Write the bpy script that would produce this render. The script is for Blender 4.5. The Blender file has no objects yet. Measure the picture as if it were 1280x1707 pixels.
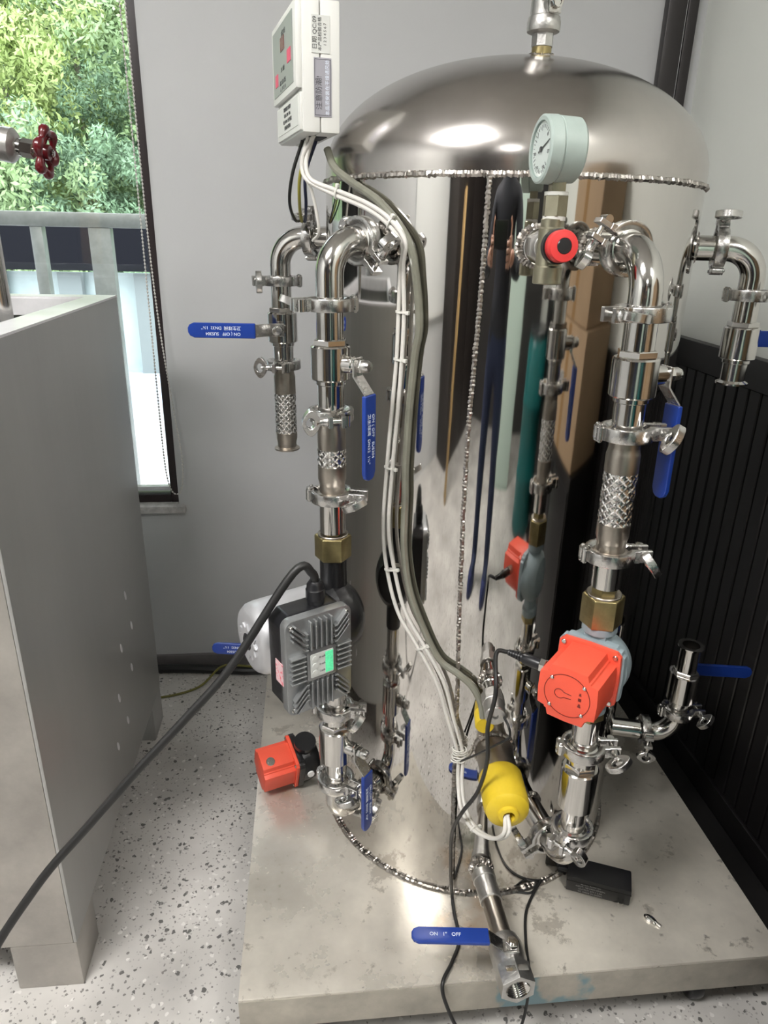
import bpy, bmesh, math, random
from mathutils import Vector, Matrix
R_ = math.radians
scene = bpy.context.scene
C = scene.collection
random.seed(7)

# ------------------------------------------------------------------ camera
PITCH, ROLL, YAW = 0.37718, 0.02439, 0.10951
CAM = Vector((-0.3309, -1.2515, 1.3009))
fw = Vector((math.sin(YAW)*math.cos(PITCH), math.cos(YAW)*math.cos(PITCH), -math.sin(PITCH)))
r0 = Vector((math.cos(YAW), -math.sin(YAW), 0)); u0 = r0.cross(fw)
rt = r0*math.cos(ROLL) + u0*math.sin(ROLL); up = u0*math.cos(ROLL) - r0*math.sin(ROLL)
cd = bpy.data.cameras.new('camera'); cam = bpy.data.objects.new('camera', cd); C.objects.link(cam)
M = Matrix((rt, up, -fw)).transposed().to_4x4(); M.translation = CAM
cam.matrix_world = M
cd.sensor_fit = 'HORIZONTAL'; cd.sensor_width = 36.0; cd.lens = 36.0*1179.9/1280.0
cd.clip_start = 0.02; cd.clip_end = 400
scene.camera = cam

# ------------------------------------------------------------------ world, exposure
w = bpy.data.worlds.new('overcast_sky'); scene.world = w; w.use_nodes = True
bg = w.node_tree.nodes['Background']; bg.inputs[0].default_value = (0.86, 0.93, 1.0, 1); bg.inputs[1].default_value = 5.2
vs = scene.view_settings
vs.view_transform = 'Standard'; vs.look = 'None'; vs.gamma = 1.0; vs.use_curve_mapping = False
vs.exposure = 0.3
LAMP = 40.0          # emission of the ceiling light panels

ZB = 0.14           # top of the tank's steel platform above the floor

# ------------------------------------------------------------------ materials
MATS = {}
def mat(name, col, rough=0.5, metal=0.0, var=0.0, scale=8.0, bump=0.0, bscale=40.0, col2=None, stretch=None, rvar=0.0, emit=0.0, coat=0.0, spec=None, lo=0.35, hi=0.7):
    """Principled material with procedural colour, roughness and relief variation."""
    if name in MATS: return MATS[name]
    m = bpy.data.materials.new(name); m.use_nodes = True; MATS[name] = m
    nt = m.node_tree; b = nt.nodes['Principled BSDF']
    b.inputs['Base Color'].default_value = (*col, 1); b.inputs['Roughness'].default_value = rough; b.inputs['Metallic'].default_value = metal
    if coat: b.inputs['Coat Weight'].default_value = coat
    if spec is not None: b.inputs['Specular IOR Level'].default_value = spec
    if emit:
        b.inputs['Emission Color'].default_value = (*col, 1); b.inputs['Emission Strength'].default_value = emit
    tc = nt.nodes.new('ShaderNodeTexCoord'); mp = nt.nodes.new('ShaderNodeMapping')
    nt.links.new(tc.outputs['Object'], mp.inputs['Vector'])
    if stretch: mp.inputs['Scale'].default_value = stretch
    if var or col2 or rvar:
        n = nt.nodes.new('ShaderNodeTexNoise'); n.inputs['Scale'].default_value = scale; n.inputs['Detail'].default_value = 6; n.inputs['Roughness'].default_value = 0.65
        nt.links.new(mp.outputs[0], n.inputs['Vector'])
        if var or col2:
            cr = nt.nodes.new('ShaderNodeValToRGB')
            c2 = col2 if col2 else tuple(min(1, c*(1+var)) for c in col); c1 = col if col2 else tuple(c*(1-var) for c in col)
            cr.color_ramp.elements[0].position = lo; cr.color_ramp.elements[0].color = (*c1, 1)
            cr.color_ramp.elements[1].position = hi; cr.color_ramp.elements[1].color = (*c2, 1)
            nt.links.new(n.outputs['Fac'], cr.inputs['Fac']); nt.links.new(cr.outputs[0], b.inputs['Base Color'])
        if rvar:
            mr = nt.nodes.new('ShaderNodeMapRange'); mr.inputs[1].default_value = 0.3; mr.inputs[2].default_value = 0.75
            mr.inputs[3].default_value = max(0.01, rough-rvar); mr.inputs[4].default_value = rough+rvar
            nt.links.new(n.outputs['Fac'], mr.inputs[0]); nt.links.new(mr.outputs[0], b.inputs['Roughness'])
    if bump:
        n2 = nt.nodes.new('ShaderNodeTexNoise'); n2.inputs['Scale'].default_value = bscale; n2.inputs['Detail'].default_value = 4
        nt.links.new(mp.outputs[0], n2.inputs['Vector'])
        bp = nt.nodes.new('ShaderNodeBump'); bp.inputs['Strength'].default_value = bump; bp.inputs['Distance'].default_value = 0.01
        nt.links.new(n2.outputs['Fac'], bp.inputs['Height']); nt.links.new(bp.outputs[0], b.inputs['Normal'])
    return m

STEEL = mat('pipe_steel', (0.60, 0.585, 0.56), 0.14, 1.0, var=0.06, scale=14, rvar=0.05)
CAST = mat('clamp_steel', (0.56, 0.55, 0.535), 0.27, 1.0, var=0.10, scale=30, bump=0.05, bscale=160, rvar=0.06)
SHELL = mat('mirror_shell_steel', (0.62, 0.60, 0.575), 0.055, 1.0, var=0.05, scale=3.5, bump=0.035, bscale=7.0, stretch=(1, 1, 0.25), rvar=0.045)
DOME = mat('brushed_dome_steel', (0.56, 0.53, 0.505), 0.20, 1.0, var=0.10, scale=5, bump=0.02, bscale=9, rvar=0.05)
WELD = mat('weld_bead_steel', (0.46, 0.43, 0.40), 0.33, 1.0, var=0.2, scale=60)
SLEEVE = mat('hose_sleeve_steel', (0.40, 0.365, 0.32), 0.36, 1.0, var=0.15, scale=20, rvar=0.08)
BRAID = mat('braid_wire_steel', (0.72, 0.71, 0.69), 0.24, 1.0)
BRASS = mat('dull_brass', (0.33, 0.27, 0.13), 0.36, 0.9, var=0.25, scale=30, bump=0.05, bscale=120)
CASTGREY = mat('cast_fitting_steel', (0.55, 0.54, 0.52), 0.38, 0.95, var=0.14, scale=40, bump=0.08, bscale=200)
BLUE = mat('blue_vinyl_grip', (0.010, 0.042, 0.27), 0.34, 0.0, var=0.08, scale=20)
PRINT = mat('white_print', (0.72, 0.78, 0.88), 0.6)
DARKPRINT = mat('dark_print', (0.045, 0.045, 0.05), 0.6)
RED = mat('orange_red_pump_paint', (0.80, 0.095, 0.050), 0.42, 0.0, var=0.05, scale=10, bump=0.03, bscale=150)
REDDARK = mat('dark_red_print', (0.16, 0.012, 0.008), 0.5)
GREYBLUE = mat('grey_blue_casting', (0.27, 0.34, 0.37), 0.45, 0.0, var=0.08, scale=25, bump=0.04, bscale=90)
BLACKCAST = mat('black_casting', (0.010, 0.010, 0.011), 0.30, 0.0, var=0.2, scale=20, bump=0.10, bscale=60)
BLACKPL = mat('black_plastic', (0.010, 0.010, 0.012), 0.32, 0.0, bump=0.02, bscale=120)
CABLE = mat('black_cable_rubber', (0.014, 0.014, 0.014), 0.45)
WHITECABLE = mat('white_cable_sheath', (0.66, 0.64, 0.60), 0.42, 0.0, var=0.05, scale=30)
HOSEGREY = mat('grey_green_tube', (0.20, 0.20, 0.16), 0.22, 0.0, var=0.15, scale=20, coat=0.3)
TIE = mat('nylon_tie', (0.70, 0.69, 0.64), 0.4)
YELLOW = mat('yellow_plastic_cap', (0.72, 0.52, 0.03), 0.42, 0.0, var=0.10, scale=14, bump=0.03, bscale=60)
FINGREY = mat('cast_aluminium_cover', (0.36, 0.37, 0.375), 0.32, 0.7, var=0.06, scale=30)
SILVER = mat('aluminium_motor', (0.58, 0.58, 0.60), 0.42, 0.55, var=0.05, scale=20)
WHITEPL = mat('white_abs_plastic', (0.70, 0.70, 0.67), 0.42, 0.0, var=0.02, scale=6)
PANELGREY = mat('grey_membrane_panel', (0.30, 0.32, 0.31), 0.35)
PINK = mat('pink_button_print', (0.75, 0.08, 0.17), 0.45)
PAPER = mat('paper_label', (0.62, 0.63, 0.60), 0.6)
SILVERLABEL = mat('silver_label', (0.34, 0.33, 0.37), 0.35, 0.4)
GAUGE = mat('grey_green_gauge_paint', (0.37, 0.44, 0.41), 0.42, 0.0, var=0.05, scale=40, bump=0.02, bscale=150)
DIAL = mat('white_dial', (0.75, 0.77, 0.77), 0.5)
REDCAP = mat('red_plastic_cap', (0.70, 0.045, 0.045), 0.40)
HANDWHEEL = mat('dark_red_enamel', (0.11, 0.004, 0.008), 0.28, 0.0, bump=0.06, bscale=60, coat=0.3)
BOXSTEEL = mat('brushed_box_steel', (0.40, 0.40, 0.39), 0.40, 0.45, var=0.10, scale=3, bump=0.03, bscale=30, stretch=(1, 1, 0.15), rvar=0.08)
RIM = mat('rim_steel', (0.80, 0.79, 0.81), 0.35, 0.2, var=0.08, scale=12, rvar=0.08)
RUST = mat('seal_black_rubber', (0.012, 0.012, 0.012), 0.6)

def plate_material():
    m = mat('platform_steel', (0.64, 0.60, 0.53), 0.33, 0.42, var=0.24, scale=3.2, bump=0.06, bscale=26, rvar=0.17)
    nt = m.node_tree; b = nt.nodes['Principled BSDF']
    tc = nt.nodes.new('ShaderNodeTexCoord')
    old = b.inputs['Base Color'].links[0].from_socket
    # brown stains in blotches and pale dried-water islands
    n = nt.nodes.new('ShaderNodeTexNoise'); n.inputs['Scale'].default_value = 7.5; n.inputs['Detail'].default_value = 10; n.inputs['Roughness'].default_value = 0.75
    nt.links.new(tc.outputs['Object'], n.inputs['Vector'])
    cr = nt.nodes.new('ShaderNodeValToRGB'); cr.color_ramp.elements[0].position = 0.57; cr.color_ramp.elements[0].color = (0, 0, 0, 1)
    cr.color_ramp.elements[1].position = 0.60; cr.color_ramp.elements[1].color = (0.75, 0.75, 0.75, 1)
    nt.links.new(n.outputs['Fac'], cr.inputs[0])
    mx = nt.nodes.new('ShaderNodeMix'); mx.data_type = 'RGBA'
    nt.links.new(cr.outputs[0], mx.inputs['Factor']); nt.links.new(old, mx.inputs['A']); mx.inputs['B'].default_value = (0.40, 0.365, 0.31, 1)
    n3 = nt.nodes.new('ShaderNodeTexNoise'); n3.inputs['Scale'].default_value = 60; n3.inputs['Detail'].default_value = 4
    nt.links.new(tc.outputs['Object'], n3.inputs['Vector'])
    cr3 = nt.nodes.new('ShaderNodeValToRGB'); cr3.color_ramp.elements[0].position = 0.66; cr3.color_ramp.elements[0].color = (0, 0, 0, 1)
    cr3.color_ramp.elements[1].position = 0.76; cr3.color_ramp.elements[1].color = (0.8, 0.8, 0.8, 1)
    nt.links.new(n3.outputs['Fac'], cr3.inputs[0])
    mx2 = nt.nodes.new('ShaderNodeMix'); mx2.data_type = 'RGBA'
    nt.links.new(cr3.outputs[0], mx2.inputs['Factor']); nt.links.new(mx.outputs['Result'], mx2.inputs['A']); mx2.inputs['B'].default_value = (0.28, 0.255, 0.225, 1)
    last = mx2.outputs['Result']
    # rust blooms before the foot weld; last spot paints the loose pump's red reflection
    nr = nt.nodes.new('ShaderNodeTexNoise'); nr.inputs['Scale'].default_value = 28; nr.inputs['Detail'].default_value = 6; nt.links.new(tc.outputs['Object'], nr.inputs['Vector'])
    for cx, cy, rad in ((-0.055, -0.372, 0.075), (-0.115, -0.365, 0.055), (-0.03, -0.325, 0.05), (-0.40, 0.0, 0.06)):
        vd = nt.nodes.new('ShaderNodeVectorMath'); vd.operation = 'DISTANCE'; vd.inputs[1].default_value = (cx, cy, 0.14); nt.links.new(tc.outputs['Object'], vd.inputs[0])
        mr = nt.nodes.new('ShaderNodeMapRange'); mr.inputs[1].default_value = 0.0; mr.inputs[2].default_value = rad; mr.inputs[3].default_value = 0.42; mr.inputs[4].default_value = -0.30; nt.links.new(vd.outputs['Value'], mr.inputs[0])
        ad = nt.nodes.new('ShaderNodeMath'); ad.operation = 'ADD'; ad.use_clamp = True; nt.links.new(mr.outputs[0], ad.inputs[0])
        sb = nt.nodes.new('ShaderNodeMath'); sb.operation = 'SUBTRACT'; sb.inputs[1].default_value = 0.42; nt.links.new(nr.outputs['Fac'], sb.inputs[0]); nt.links.new(sb.outputs[0], ad.inputs[1])
        mq = nt.nodes.new('ShaderNodeMix'); mq.data_type = 'RGBA'; nt.links.new(ad.outputs[0], mq.inputs['Factor']); nt.links.new(last, mq.inputs['A']); mq.inputs['B'].default_value = (0.34, 0.19, 0.07, 1)
        last = mq.outputs['Result']
    nt.links.new(last, b.inputs['Base Color'])
    return m
PLATE = plate_material()

def floor_material():
    m = bpy.data.materials.new('terrazzo_floor'); m.use_nodes = True; nt = m.node_tree; b = nt.nodes['Principled BSDF']
    tc = nt.nodes.new('ShaderNodeTexCoord')
    n = nt.nodes.new('ShaderNodeTexNoise'); n.inputs['Scale'].default_value = 4; n.inputs['Detail'].default_value = 8; nt.links.new(tc.outputs['Object'], n.inputs['Vector'])
    cr = nt.nodes.new('ShaderNodeValToRGB'); cr.color_ramp.elements[0].position = 0.3; cr.color_ramp.elements[0].color = (0.40, 0.385, 0.365, 1)
    cr.color_ramp.elements[1].position = 0.7; cr.color_ramp.elements[1].color = (0.66, 0.635, 0.605, 1); nt.links.new(n.outputs['Fac'], cr.inputs[0])
    last = cr.outputs[0]
    for sc, dist, th, col in ((135, 0.35, 0.030, (0.12, 0.115, 0.11, 1)), (230, 0.4, 0.035, (0.20, 0.19, 0.18, 1)), (150, 0.4, 0.03, (0.66, 0.64, 0.61, 1)), (320, 0.4, 0.05, (0.36, 0.345, 0.33, 1))):
        nd = nt.nodes.new('ShaderNodeTexNoise'); nd.inputs['Scale'].default_value = sc*0.5; nt.links.new(tc.outputs['Object'], nd.inputs['Vector'])
        va = nt.nodes.new('ShaderNodeVectorMath'); va.operation = 'MULTIPLY_ADD'; va.inputs[1].default_value = (dist/sc,)*3
        nt.links.new(nd.outputs['Color'], va.inputs[0]); nt.links.new(tc.outputs['Object'], va.inputs[2])
        v = nt.nodes.new('ShaderNodeTexVoronoi'); v.inputs['Scale'].default_value = sc; nt.links.new(va.outputs[0], v.inputs['Vector'])
        sep = nt.nodes.new('ShaderNodeSeparateColor'); nt.links.new(v.outputs['Color'], sep.inputs[0])
        lt = nt.nodes.new('ShaderNodeMath'); lt.operation = 'LESS_THAN'; lt.inputs[1].default_value = th; nt.links.new(sep.outputs[0], lt.inputs[0])
        ld = nt.nodes.new('ShaderNodeMath'); ld.operation = 'LESS_THAN'; ld.inputs[1].default_value = 0.75; nt.links.new(v.outputs['Distance'], ld.inputs[0])
        mu = nt.nodes.new('ShaderNodeMath'); mu.operation = 'MULTIPLY'; nt.links.new(lt.outputs[0], mu.inputs[0]); nt.links.new(ld.outputs[0], mu.inputs[1])
        mx = nt.nodes.new('ShaderNodeMix'); mx.data_type = 'RGBA'; nt.links.new(mu.outputs[0], mx.inputs['Factor']); nt.links.new(last, mx.inputs['A']); mx.inputs['B'].default_value = col
        last = mx.outputs['Result']
    nt.links.new(last, b.inputs['Base Color']); b.inputs['Roughness'].default_value = 0.55
    return m

# ------------------------------------------------------------------ mesh builder
def rotz(a): return Matrix.Rotation(a, 4, 'Z')
def T(x, y, z): return Matrix.Translation((x, y, z))
def frame(o, z, xh=(1, 0, 0)):
    """Matrix with origin o, local z along z and local x as near xh as possible."""
    z = Vector(z).normalized(); x = Vector(xh); x = x - z*x.dot(z)
    if x.length < 1e-6:
        x = Vector((0, 1, 0)); x = x - z*x.dot(z)
    x.normalize(); y = z.cross(x)
    m = Matrix((x, y, z)).transposed().to_4x4(); m.translation = Vector(o); return m
AX = frame((0, 0, 0), (1, 0, 0), (0, 1, 0))          # lathe along local x
AY = frame((0, 0, 0), (0, 1, 0), (0, 0, 1))          # lathe along local y (start at 0, go +y)

class MB:
    def __init__(s): s.v = []; s.f = []
    def add(s, vs_, fs, m=None):
        o = len(s.v)
        s.v += [tuple(m @ Vector(q)) if m is not None else tuple(q) for q in vs_]
        s.f += [tuple(i+o for i in q) for q in fs]; return s
    def box(s, c, d, m=None):
        x, y, z = c; a, b_, c_ = d[0]/2, d[1]/2, d[2]/2
        vs_ = [(x+i*a, y+j*b_, z+k*c_) for i in (-1, 1) for j in (-1, 1) for k in (-1, 1)]
        return s.add(vs_, [(0, 1, 3, 2), (4, 6, 7, 5), (0, 4, 5, 1), (2, 3, 7, 6), (0, 2, 6, 4), (1, 5, 7, 3)], m)
    def lathe(s, prof, seg=32, m=None, phase=0.0, closed=False, caps=True):
        vs_ = []; fs = []; n = len(prof)
        for r, z in prof:
            for k in range(seg):
                a = 2*math.pi*k/seg + phase; vs_.append((r*math.cos(a), r*math.sin(a), z))
        rng = range(n if closed else n-1)
        for i in rng:
            j = (i+1) % n
            for k in range(seg):
                k2 = (k+1) % seg; fs.append((i*seg+k, i*seg+k2, j*seg+k2, j*seg+k))
        if not closed and caps:
            if prof[0][0] > 1e-6: fs.append(tuple(reversed(range(seg))))
            if prof[-1][0] > 1e-6: fs.append(tuple((n-1)*seg+k for k in range(seg)))
        return s.add(vs_, fs, m)
    def cyl(s, r, z0, z1, seg=24, m=None, r2=None, ch=0.0, phase=0.0):
        r2 = r if r2 is None else r2
        pr = [(r, z0), (r2, z1)] if not ch else [(r-ch, z0), (r, z0+ch), (r2, z1-ch), (r2-ch, z1)]
        return s.lathe(pr, seg, m, phase)
    def tube(s, pts, r, seg=12, m=None, closed=False, cap=True):
        P = [Vector(q) for q in pts]; n = len(P); vs_ = []; fs = []
        rr = r if isinstance(r, (list, tuple)) else [r]*n
        tg = []
        for i in range(n):
            a = P[(i-1) % n] if (closed or i > 0) else P[i]; b = P[(i+1) % n] if (closed or i < n-1) else P[i]
            tg.append((b-a).normalized())
        ref = Vector((0, 0, 1)) if abs(tg[0].z) < 0.9 else Vector((1, 0, 0))
        nx = (ref - tg[0]*ref.dot(tg[0])).normalized()
        for i in range(n):
            nx = nx - tg[i]*nx.dot(tg[i]); nx.normalize(); ny = tg[i].cross(nx)
            for k in range(seg):
                a = 2*math.pi*k/seg; vs_.append(P[i] + (nx*math.cos(a) + ny*math.sin(a))*rr[i])
        for i in range(n if closed else n-1):
            j = (i+1) % n
            for k in range(seg):
                k2 = (k+1) % seg; fs.append((i*seg+k, i*seg+k2, j*seg+k2, j*seg+k))
        if cap and not closed:
            fs.append(tuple(reversed(range(seg)))); fs.append(tuple((n-1)*seg+k for k in range(seg)))
        return s.add(vs_, fs, m)
    def prism(s, poly, z0, z1, m=None):
        n = len(poly); vs_ = [(x, y, z0) for x, y in poly] + [(x, y, z1) for x, y in poly]
        fs = [tuple(reversed(range(n))), tuple(range(n, 2*n))] + [(i, (i+1) % n, n+(i+1) % n, n+i) for i in range(n)]
        return s.add(vs_, fs, m)
    def ringprism(s, outer, inner, z0, z1, m=None):
        n = len(outer); vs_ = []
        for z in (z0, z1):
            vs_ += [(x, y, z) for x, y in outer] + [(x, y, z) for x, y in inner]
        fs = []
        for i in range(n):
            j = (i+1) % n
            fs += [(i, n+i, n+j, j), (2*n+i, 2*n+j, 3*n+j, 3*n+i), (i, j, 2*n+j, 2*n+i), (n+i, 3*n+i, 3*n+j, n+j)]
        return s.add(vs_, fs, m)
    def arc(s, sec, a0, a1, seg, m=None):
        vs_ = []; fs = []; n = len(sec)
        for k in range(seg+1):
            a = a0+(a1-a0)*k/seg
            vs_ += [(r*math.cos(a), r*math.sin(a), z) for r, z in sec]
        for k in range(seg):
            for i in range(n):
                j = (i+1) % n; fs.append((k*n+i, (k+1)*n+i, (k+1)*n+j, k*n+j))
        fs.append(tuple(range(n))); fs.append(tuple(seg*n+i for i in reversed(range(n))))
        return s.add(vs_, fs, m)
    def mesh(s, name, mt, bevel=0.0, bseg=2, smooth=True, ang=35):
        me = bpy.data.meshes.new(name); me.from_pydata(s.v, [], s.f)
        bm = bmesh.new(); bm.from_mesh(me)
        bmesh.ops.recalc_face_normals(bm, faces=bm.faces)
        if bevel:
            es = [e for e in bm.edges if len(e.link_faces) == 2 and e.calc_face_angle(0) > R_(40)]
            bmesh.ops.bevel(bm, geom=es, offset=bevel, segments=bseg, profile=0.6, affect='EDGES', clamp_overlap=True)
        bm.to_mesh(me); bm.free()
        if smooth:
            me.shade_smooth(); me.set_sharp_from_angle(angle=R_(ang))
        me.materials.append(mt); return me

def thing(name, label, cat, m=None, group=None):
    o = bpy.data.objects.new(name, None); C.objects.link(o); o.empty_display_size = 0.05
    if m is not None: o.matrix_basis = m
    o['label'] = label; o['category'] = cat
    if group: o['group'] = group
    return o
def part(name, me, parent, m=None, label=None, kind=None):
    o = bpy.data.objects.new(name, me); C.objects.link(o); o.parent = parent
    if m is not None: o.matrix_basis = m
    if label: o['label'] = label
    if kind: o['kind'] = kind
    return o
def solo(name, me, label, cat, m=None, group=None):
    o = bpy.data.objects.new(name, me); C.objects.link(o)
    if m is not None: o.matrix_basis = m
    o['label'] = label; o['category'] = cat
    if group: o['group'] = group
    return o
def struct(name, me, m=None, parent=None):
    o = bpy.data.objects.new(name, me); C.objects.link(o)
    if m is not None: o.matrix_basis = m
    if parent: o.parent = parent
    else: o['kind'] = 'structure'
    return o
CACHE = {}
def cached(key, fn):
    if key not in CACHE: CACHE[key] = fn()
    return CACHE[key]
def text_mesh(body, size, mt, ext=0.0003, align='CENTER'):
    cu = bpy.data.curves.new('lettering', 'FONT'); cu.body = body; cu.size = size; cu.extrude = ext; cu.align_x = align; cu.align_y = 'CENTER'; cu.resolution_u = 3
    ob = bpy.data.objects.new('lettering', cu); C.objects.link(ob)
    bpy.context.view_layer.update()
    me = bpy.data.meshes.new_from_object(ob.evaluated_get(bpy.context.evaluated_depsgraph_get()))
    bpy.data.objects.remove(ob); bpy.data.curves.remove(cu)
    me.materials.clear(); me.materials.append(mt); return me
def smooth_path(pts, n=8):
    """Catmull-Rom through the points."""
    P = [Vector(q) for q in pts]; P = [P[0]*2-P[1]] + P + [P[-1]*2-P[-2]]; out = []
    for i in range(1, len(P)-2):
        for k in range(n):
            t = k/n; a, b, c, d = P[i-1], P[i], P[i+1], P[i+2]
            out.append(0.5*((2*b)+(c-a)*t+(2*a-5*b+4*c-d)*t*t+(3*b-a-3*c+d)*t**3))
    out.append(P[-2]); return out
def pol(rho, phi, z): return Vector((rho*math.cos(R_(phi)), rho*math.sin(R_(phi)), z+ZB))
def udir(phi): return Vector((math.cos(R_(phi)), math.sin(R_(phi)), 0))

# ================================================================== the room
XL, XR, YB, YF, ZC = -2.6, 0.65, 0.72, -4.2, 2.75
WALL = mat('wall_paint', (0.52, 0.525, 0.53), 0.62, 0.0, var=0.025, scale=2.5, bump=0.03, bscale=30)
CEIL = mat('ceiling_paint', (0.68, 0.65, 0.62), 0.8, 0.0, var=0.05, scale=3)
WOODBLACK = mat('black_panel_board', (0.010, 0.009, 0.0095), 0.38, 0.0, var=0.25, scale=5, stretch=(1, 1, 0.2))
POSTDARK = mat('dark_bronze_post', (0.035, 0.031, 0.031), 0.30, 0.3, var=0.12, scale=4)
FRAME = mat('dark_brown_window_frame', (0.022, 0.013, 0.014), 0.35)

struct('floor', MB().box(((XL+XR)/2, (YB+YF)/2, -0.03), (XR-XL+0.3, YB-YF+0.3, 0.06)).mesh('floor', floor_material(), smooth=False))
struct('ceiling', MB().box(((XL+XR)/2, (YB+YF)/2, ZC+0.05), (XR-XL+0.3, YB-YF+0.3, 0.1)).mesh('ceiling', CEIL, smooth=False))
WX0, WX1, WZ0, WZ1 = -2.2, -0.714, 0.545, 2.45            # window opening in the back wall
mb = MB()
AYW = Matrix(((1, 0, 0, 0), (0, 0, 1, 0), (0, 1, 0, 0), (0, 0, 0, 1)))   # (x, z, depth) -> (x, depth, z)
mb.ringprism([(XL, 0), (XR+0.12, 0), (XR+0.12, ZC), (XL, ZC)], [(WX0, WZ0), (WX1, WZ0), (WX1, WZ1), (WX0, WZ1)], YB, YB+0.12, AYW)
struct('wall_back', mb.mesh('wall_back', WALL, smooth=False))
struct('wall_right', MB().box((XR+0.06, (YB+YF)/2, ZC/2), (0.12, YB-YF, ZC)).mesh('wall_right', mat('right_wall_paint', (0.78, 0.80, 0.75), 0.6, 0.0, var=0.02, scale=2, bump=0.02, bscale=30), smooth=False))
AXW = Matrix(((0, 0, 1, 0), (1, 0, 0, 0), (0, 1, 0, 0), (0, 0, 0, 1)))   # (y, z, depth) -> (depth, y, z)
VY0, VY1, VZ0, VZ1 = -2.4, -1.2, 0.90, 2.4                  # second window, in the left wall
struct('wall_left', MB().ringprism([(YF, 0), (YB, 0), (YB, ZC), (YF, ZC)], [(VY0, VZ0), (VY1, VZ0), (VY1, VZ1), (VY0, VZ1)], XL-0.12, XL, AXW).mesh('wall_left', WALL, smooth=False))
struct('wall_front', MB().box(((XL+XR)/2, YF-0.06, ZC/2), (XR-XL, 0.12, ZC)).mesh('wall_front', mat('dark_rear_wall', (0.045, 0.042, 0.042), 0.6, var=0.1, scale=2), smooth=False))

# window: dark frame, one pane, sill plaster
win = thing('window_1', 'x', 'x'); del win['label'], win['category']; win['kind'] = 'structure'
for nm, c, d in (('window_frame', ((WX1-0.0125), YB+0.045, (WZ0+WZ1)/2), (0.025, 0.05, WZ1-WZ0)), ('window_frame', (WX0+0.0125, YB+0.045, (WZ0+WZ1)/2), (0.025, 0.05, WZ1-WZ0)),
                 ('window_frame', ((WX0+WX1)/2, YB+0.045, WZ0+0.014), (WX1-WX0-0.05, 0.05, 0.028)), ('window_frame', ((WX0+WX1)/2, YB+0.045, WZ1-0.014), (WX1-WX0-0.05, 0.05, 0.028)),
                 ('window_track', ((WX0+WX1)/2, YB+0.05, WZ0+0.040), (WX1-WX0-0.05, 0.02, 0.012))):
    part(nm, MB().box(c, d).mesh(nm, FRAME if nm == 'window_frame' else RIM, bevel=0.002, smooth=False), win)
g = bpy.data.materials.new('window_glass'); g.use_nodes = True; nt = g.node_tree; nt.nodes.clear()
out = nt.nodes.new('ShaderNodeOutputMaterial'); mx = nt.nodes.new('ShaderNodeMixShader'); tr = nt.nodes.new('ShaderNodeBsdfTransparent'); gl = nt.nodes.new('ShaderNodeBsdfGlossy')
tr.inputs[0].default_value = (0.95, 0.97, 0.96, 1); gl.inputs['Roughness'].default_value = 0.02; fr = nt.nodes.new('ShaderNodeFresnel'); fr.inputs[0].default_value = 1.4
nt.links.new(fr.outputs[0], mx.inputs[0]); nt.links.new(tr.outputs[0], mx.inputs[1]); nt.links.new(gl.outputs[0], mx.inputs[2]); nt.links.new(mx.outputs[0], out.inputs[0])
part('pane', MB().box(((WX0+WX1)/2, YB+0.06, (WZ0+WZ1)/2+0.01), (WX1-WX0-0.052, 0.004, WZ1-WZ0-0.07)).mesh('pane', g, smooth=False), win)

part('window_sill', MB().box((WX1-0.06, YB+0.008, WZ0-0.006), (0.16, 0.055, 0.022)).mesh('window_sill', mat('chipped_plaster', (0.52, 0.50, 0.49), 0.8, var=0.25, scale=30, bump=0.4, bscale=60), bevel=0.004), win)
win2 = thing('window_2', 'x', 'x'); del win2['label'], win2['category']; win2['kind'] = 'structure'
part('window_frame', MB().ringprism([(VY0, VZ0), (VY1, VZ0), (VY1, VZ1), (VY0, VZ1)], [(VY0+.03, VZ0+.03), (VY1-.03, VZ0+.03), (VY1-.03, VZ1-.03), (VY0+.03, VZ1-.03)], XL-0.08, XL-0.03, AXW).mesh('window_frame', FRAME, smooth=False), win2)
part('pane', MB().box((XL-0.055, (VY0+VY1)/2, (VZ0+VZ1)/2), (0.004, VY1-VY0-0.062, VZ1-VZ0-0.062)).mesh('pane', g, smooth=False), win2)

bl_m = bpy.data.materials.new('white_blind_cloth'); bl_m.use_nodes = True; nt = bl_m.node_tree; nt.nodes.clear()
out = nt.nodes.new('ShaderNodeOutputMaterial'); mx = nt.nodes.new('ShaderNodeMixShader'); df = nt.nodes.new('ShaderNodeBsdfDiffuse'); tl = nt.nodes.new('ShaderNodeBsdfTranslucent')
df.inputs[0].default_value = (0.74, 0.75, 0.74, 1); tl.inputs[0].default_value = (0.75, 0.77, 0.78, 1); mx.inputs[0].default_value = 0.10
nt.links.new(df.outputs[0], mx.inputs[1]); nt.links.new(tl.outputs[0], mx.inputs[2]); nt.links.new(mx.outputs[0], out.inputs[0])
bl = thing('added_blind', 'white roller blind added over the left window to dim its reflection in the tank', 'blind', T(XL+0.03, (VY0+VY1)/2, 0))  # unseen blind, added to tone down the bright window mirrored in the tank
part('cloth', MB().box((0, 0, (VZ0+VZ1)/2), (0.003, VY1-VY0+0.06, VZ1-VZ0+0.04)).mesh('cloth', bl_m, smooth=False), bl)
part('roller', MB().cyl(0.022, -(VY1-VY0)/2-0.05, (VY1-VY0)/2+0.05, 20, frame((0, 0, VZ1+0.03), (0, 1, 0), (0, 0, 1))).mesh('roller', WHITEPL), bl)
part('bottom_bar', MB().box((0, 0, VZ0-0.02), (0.012, VY1-VY0+0.06, 0.022)).mesh('bottom_bar', WHITEPL, bevel=0.003), bl)

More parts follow.
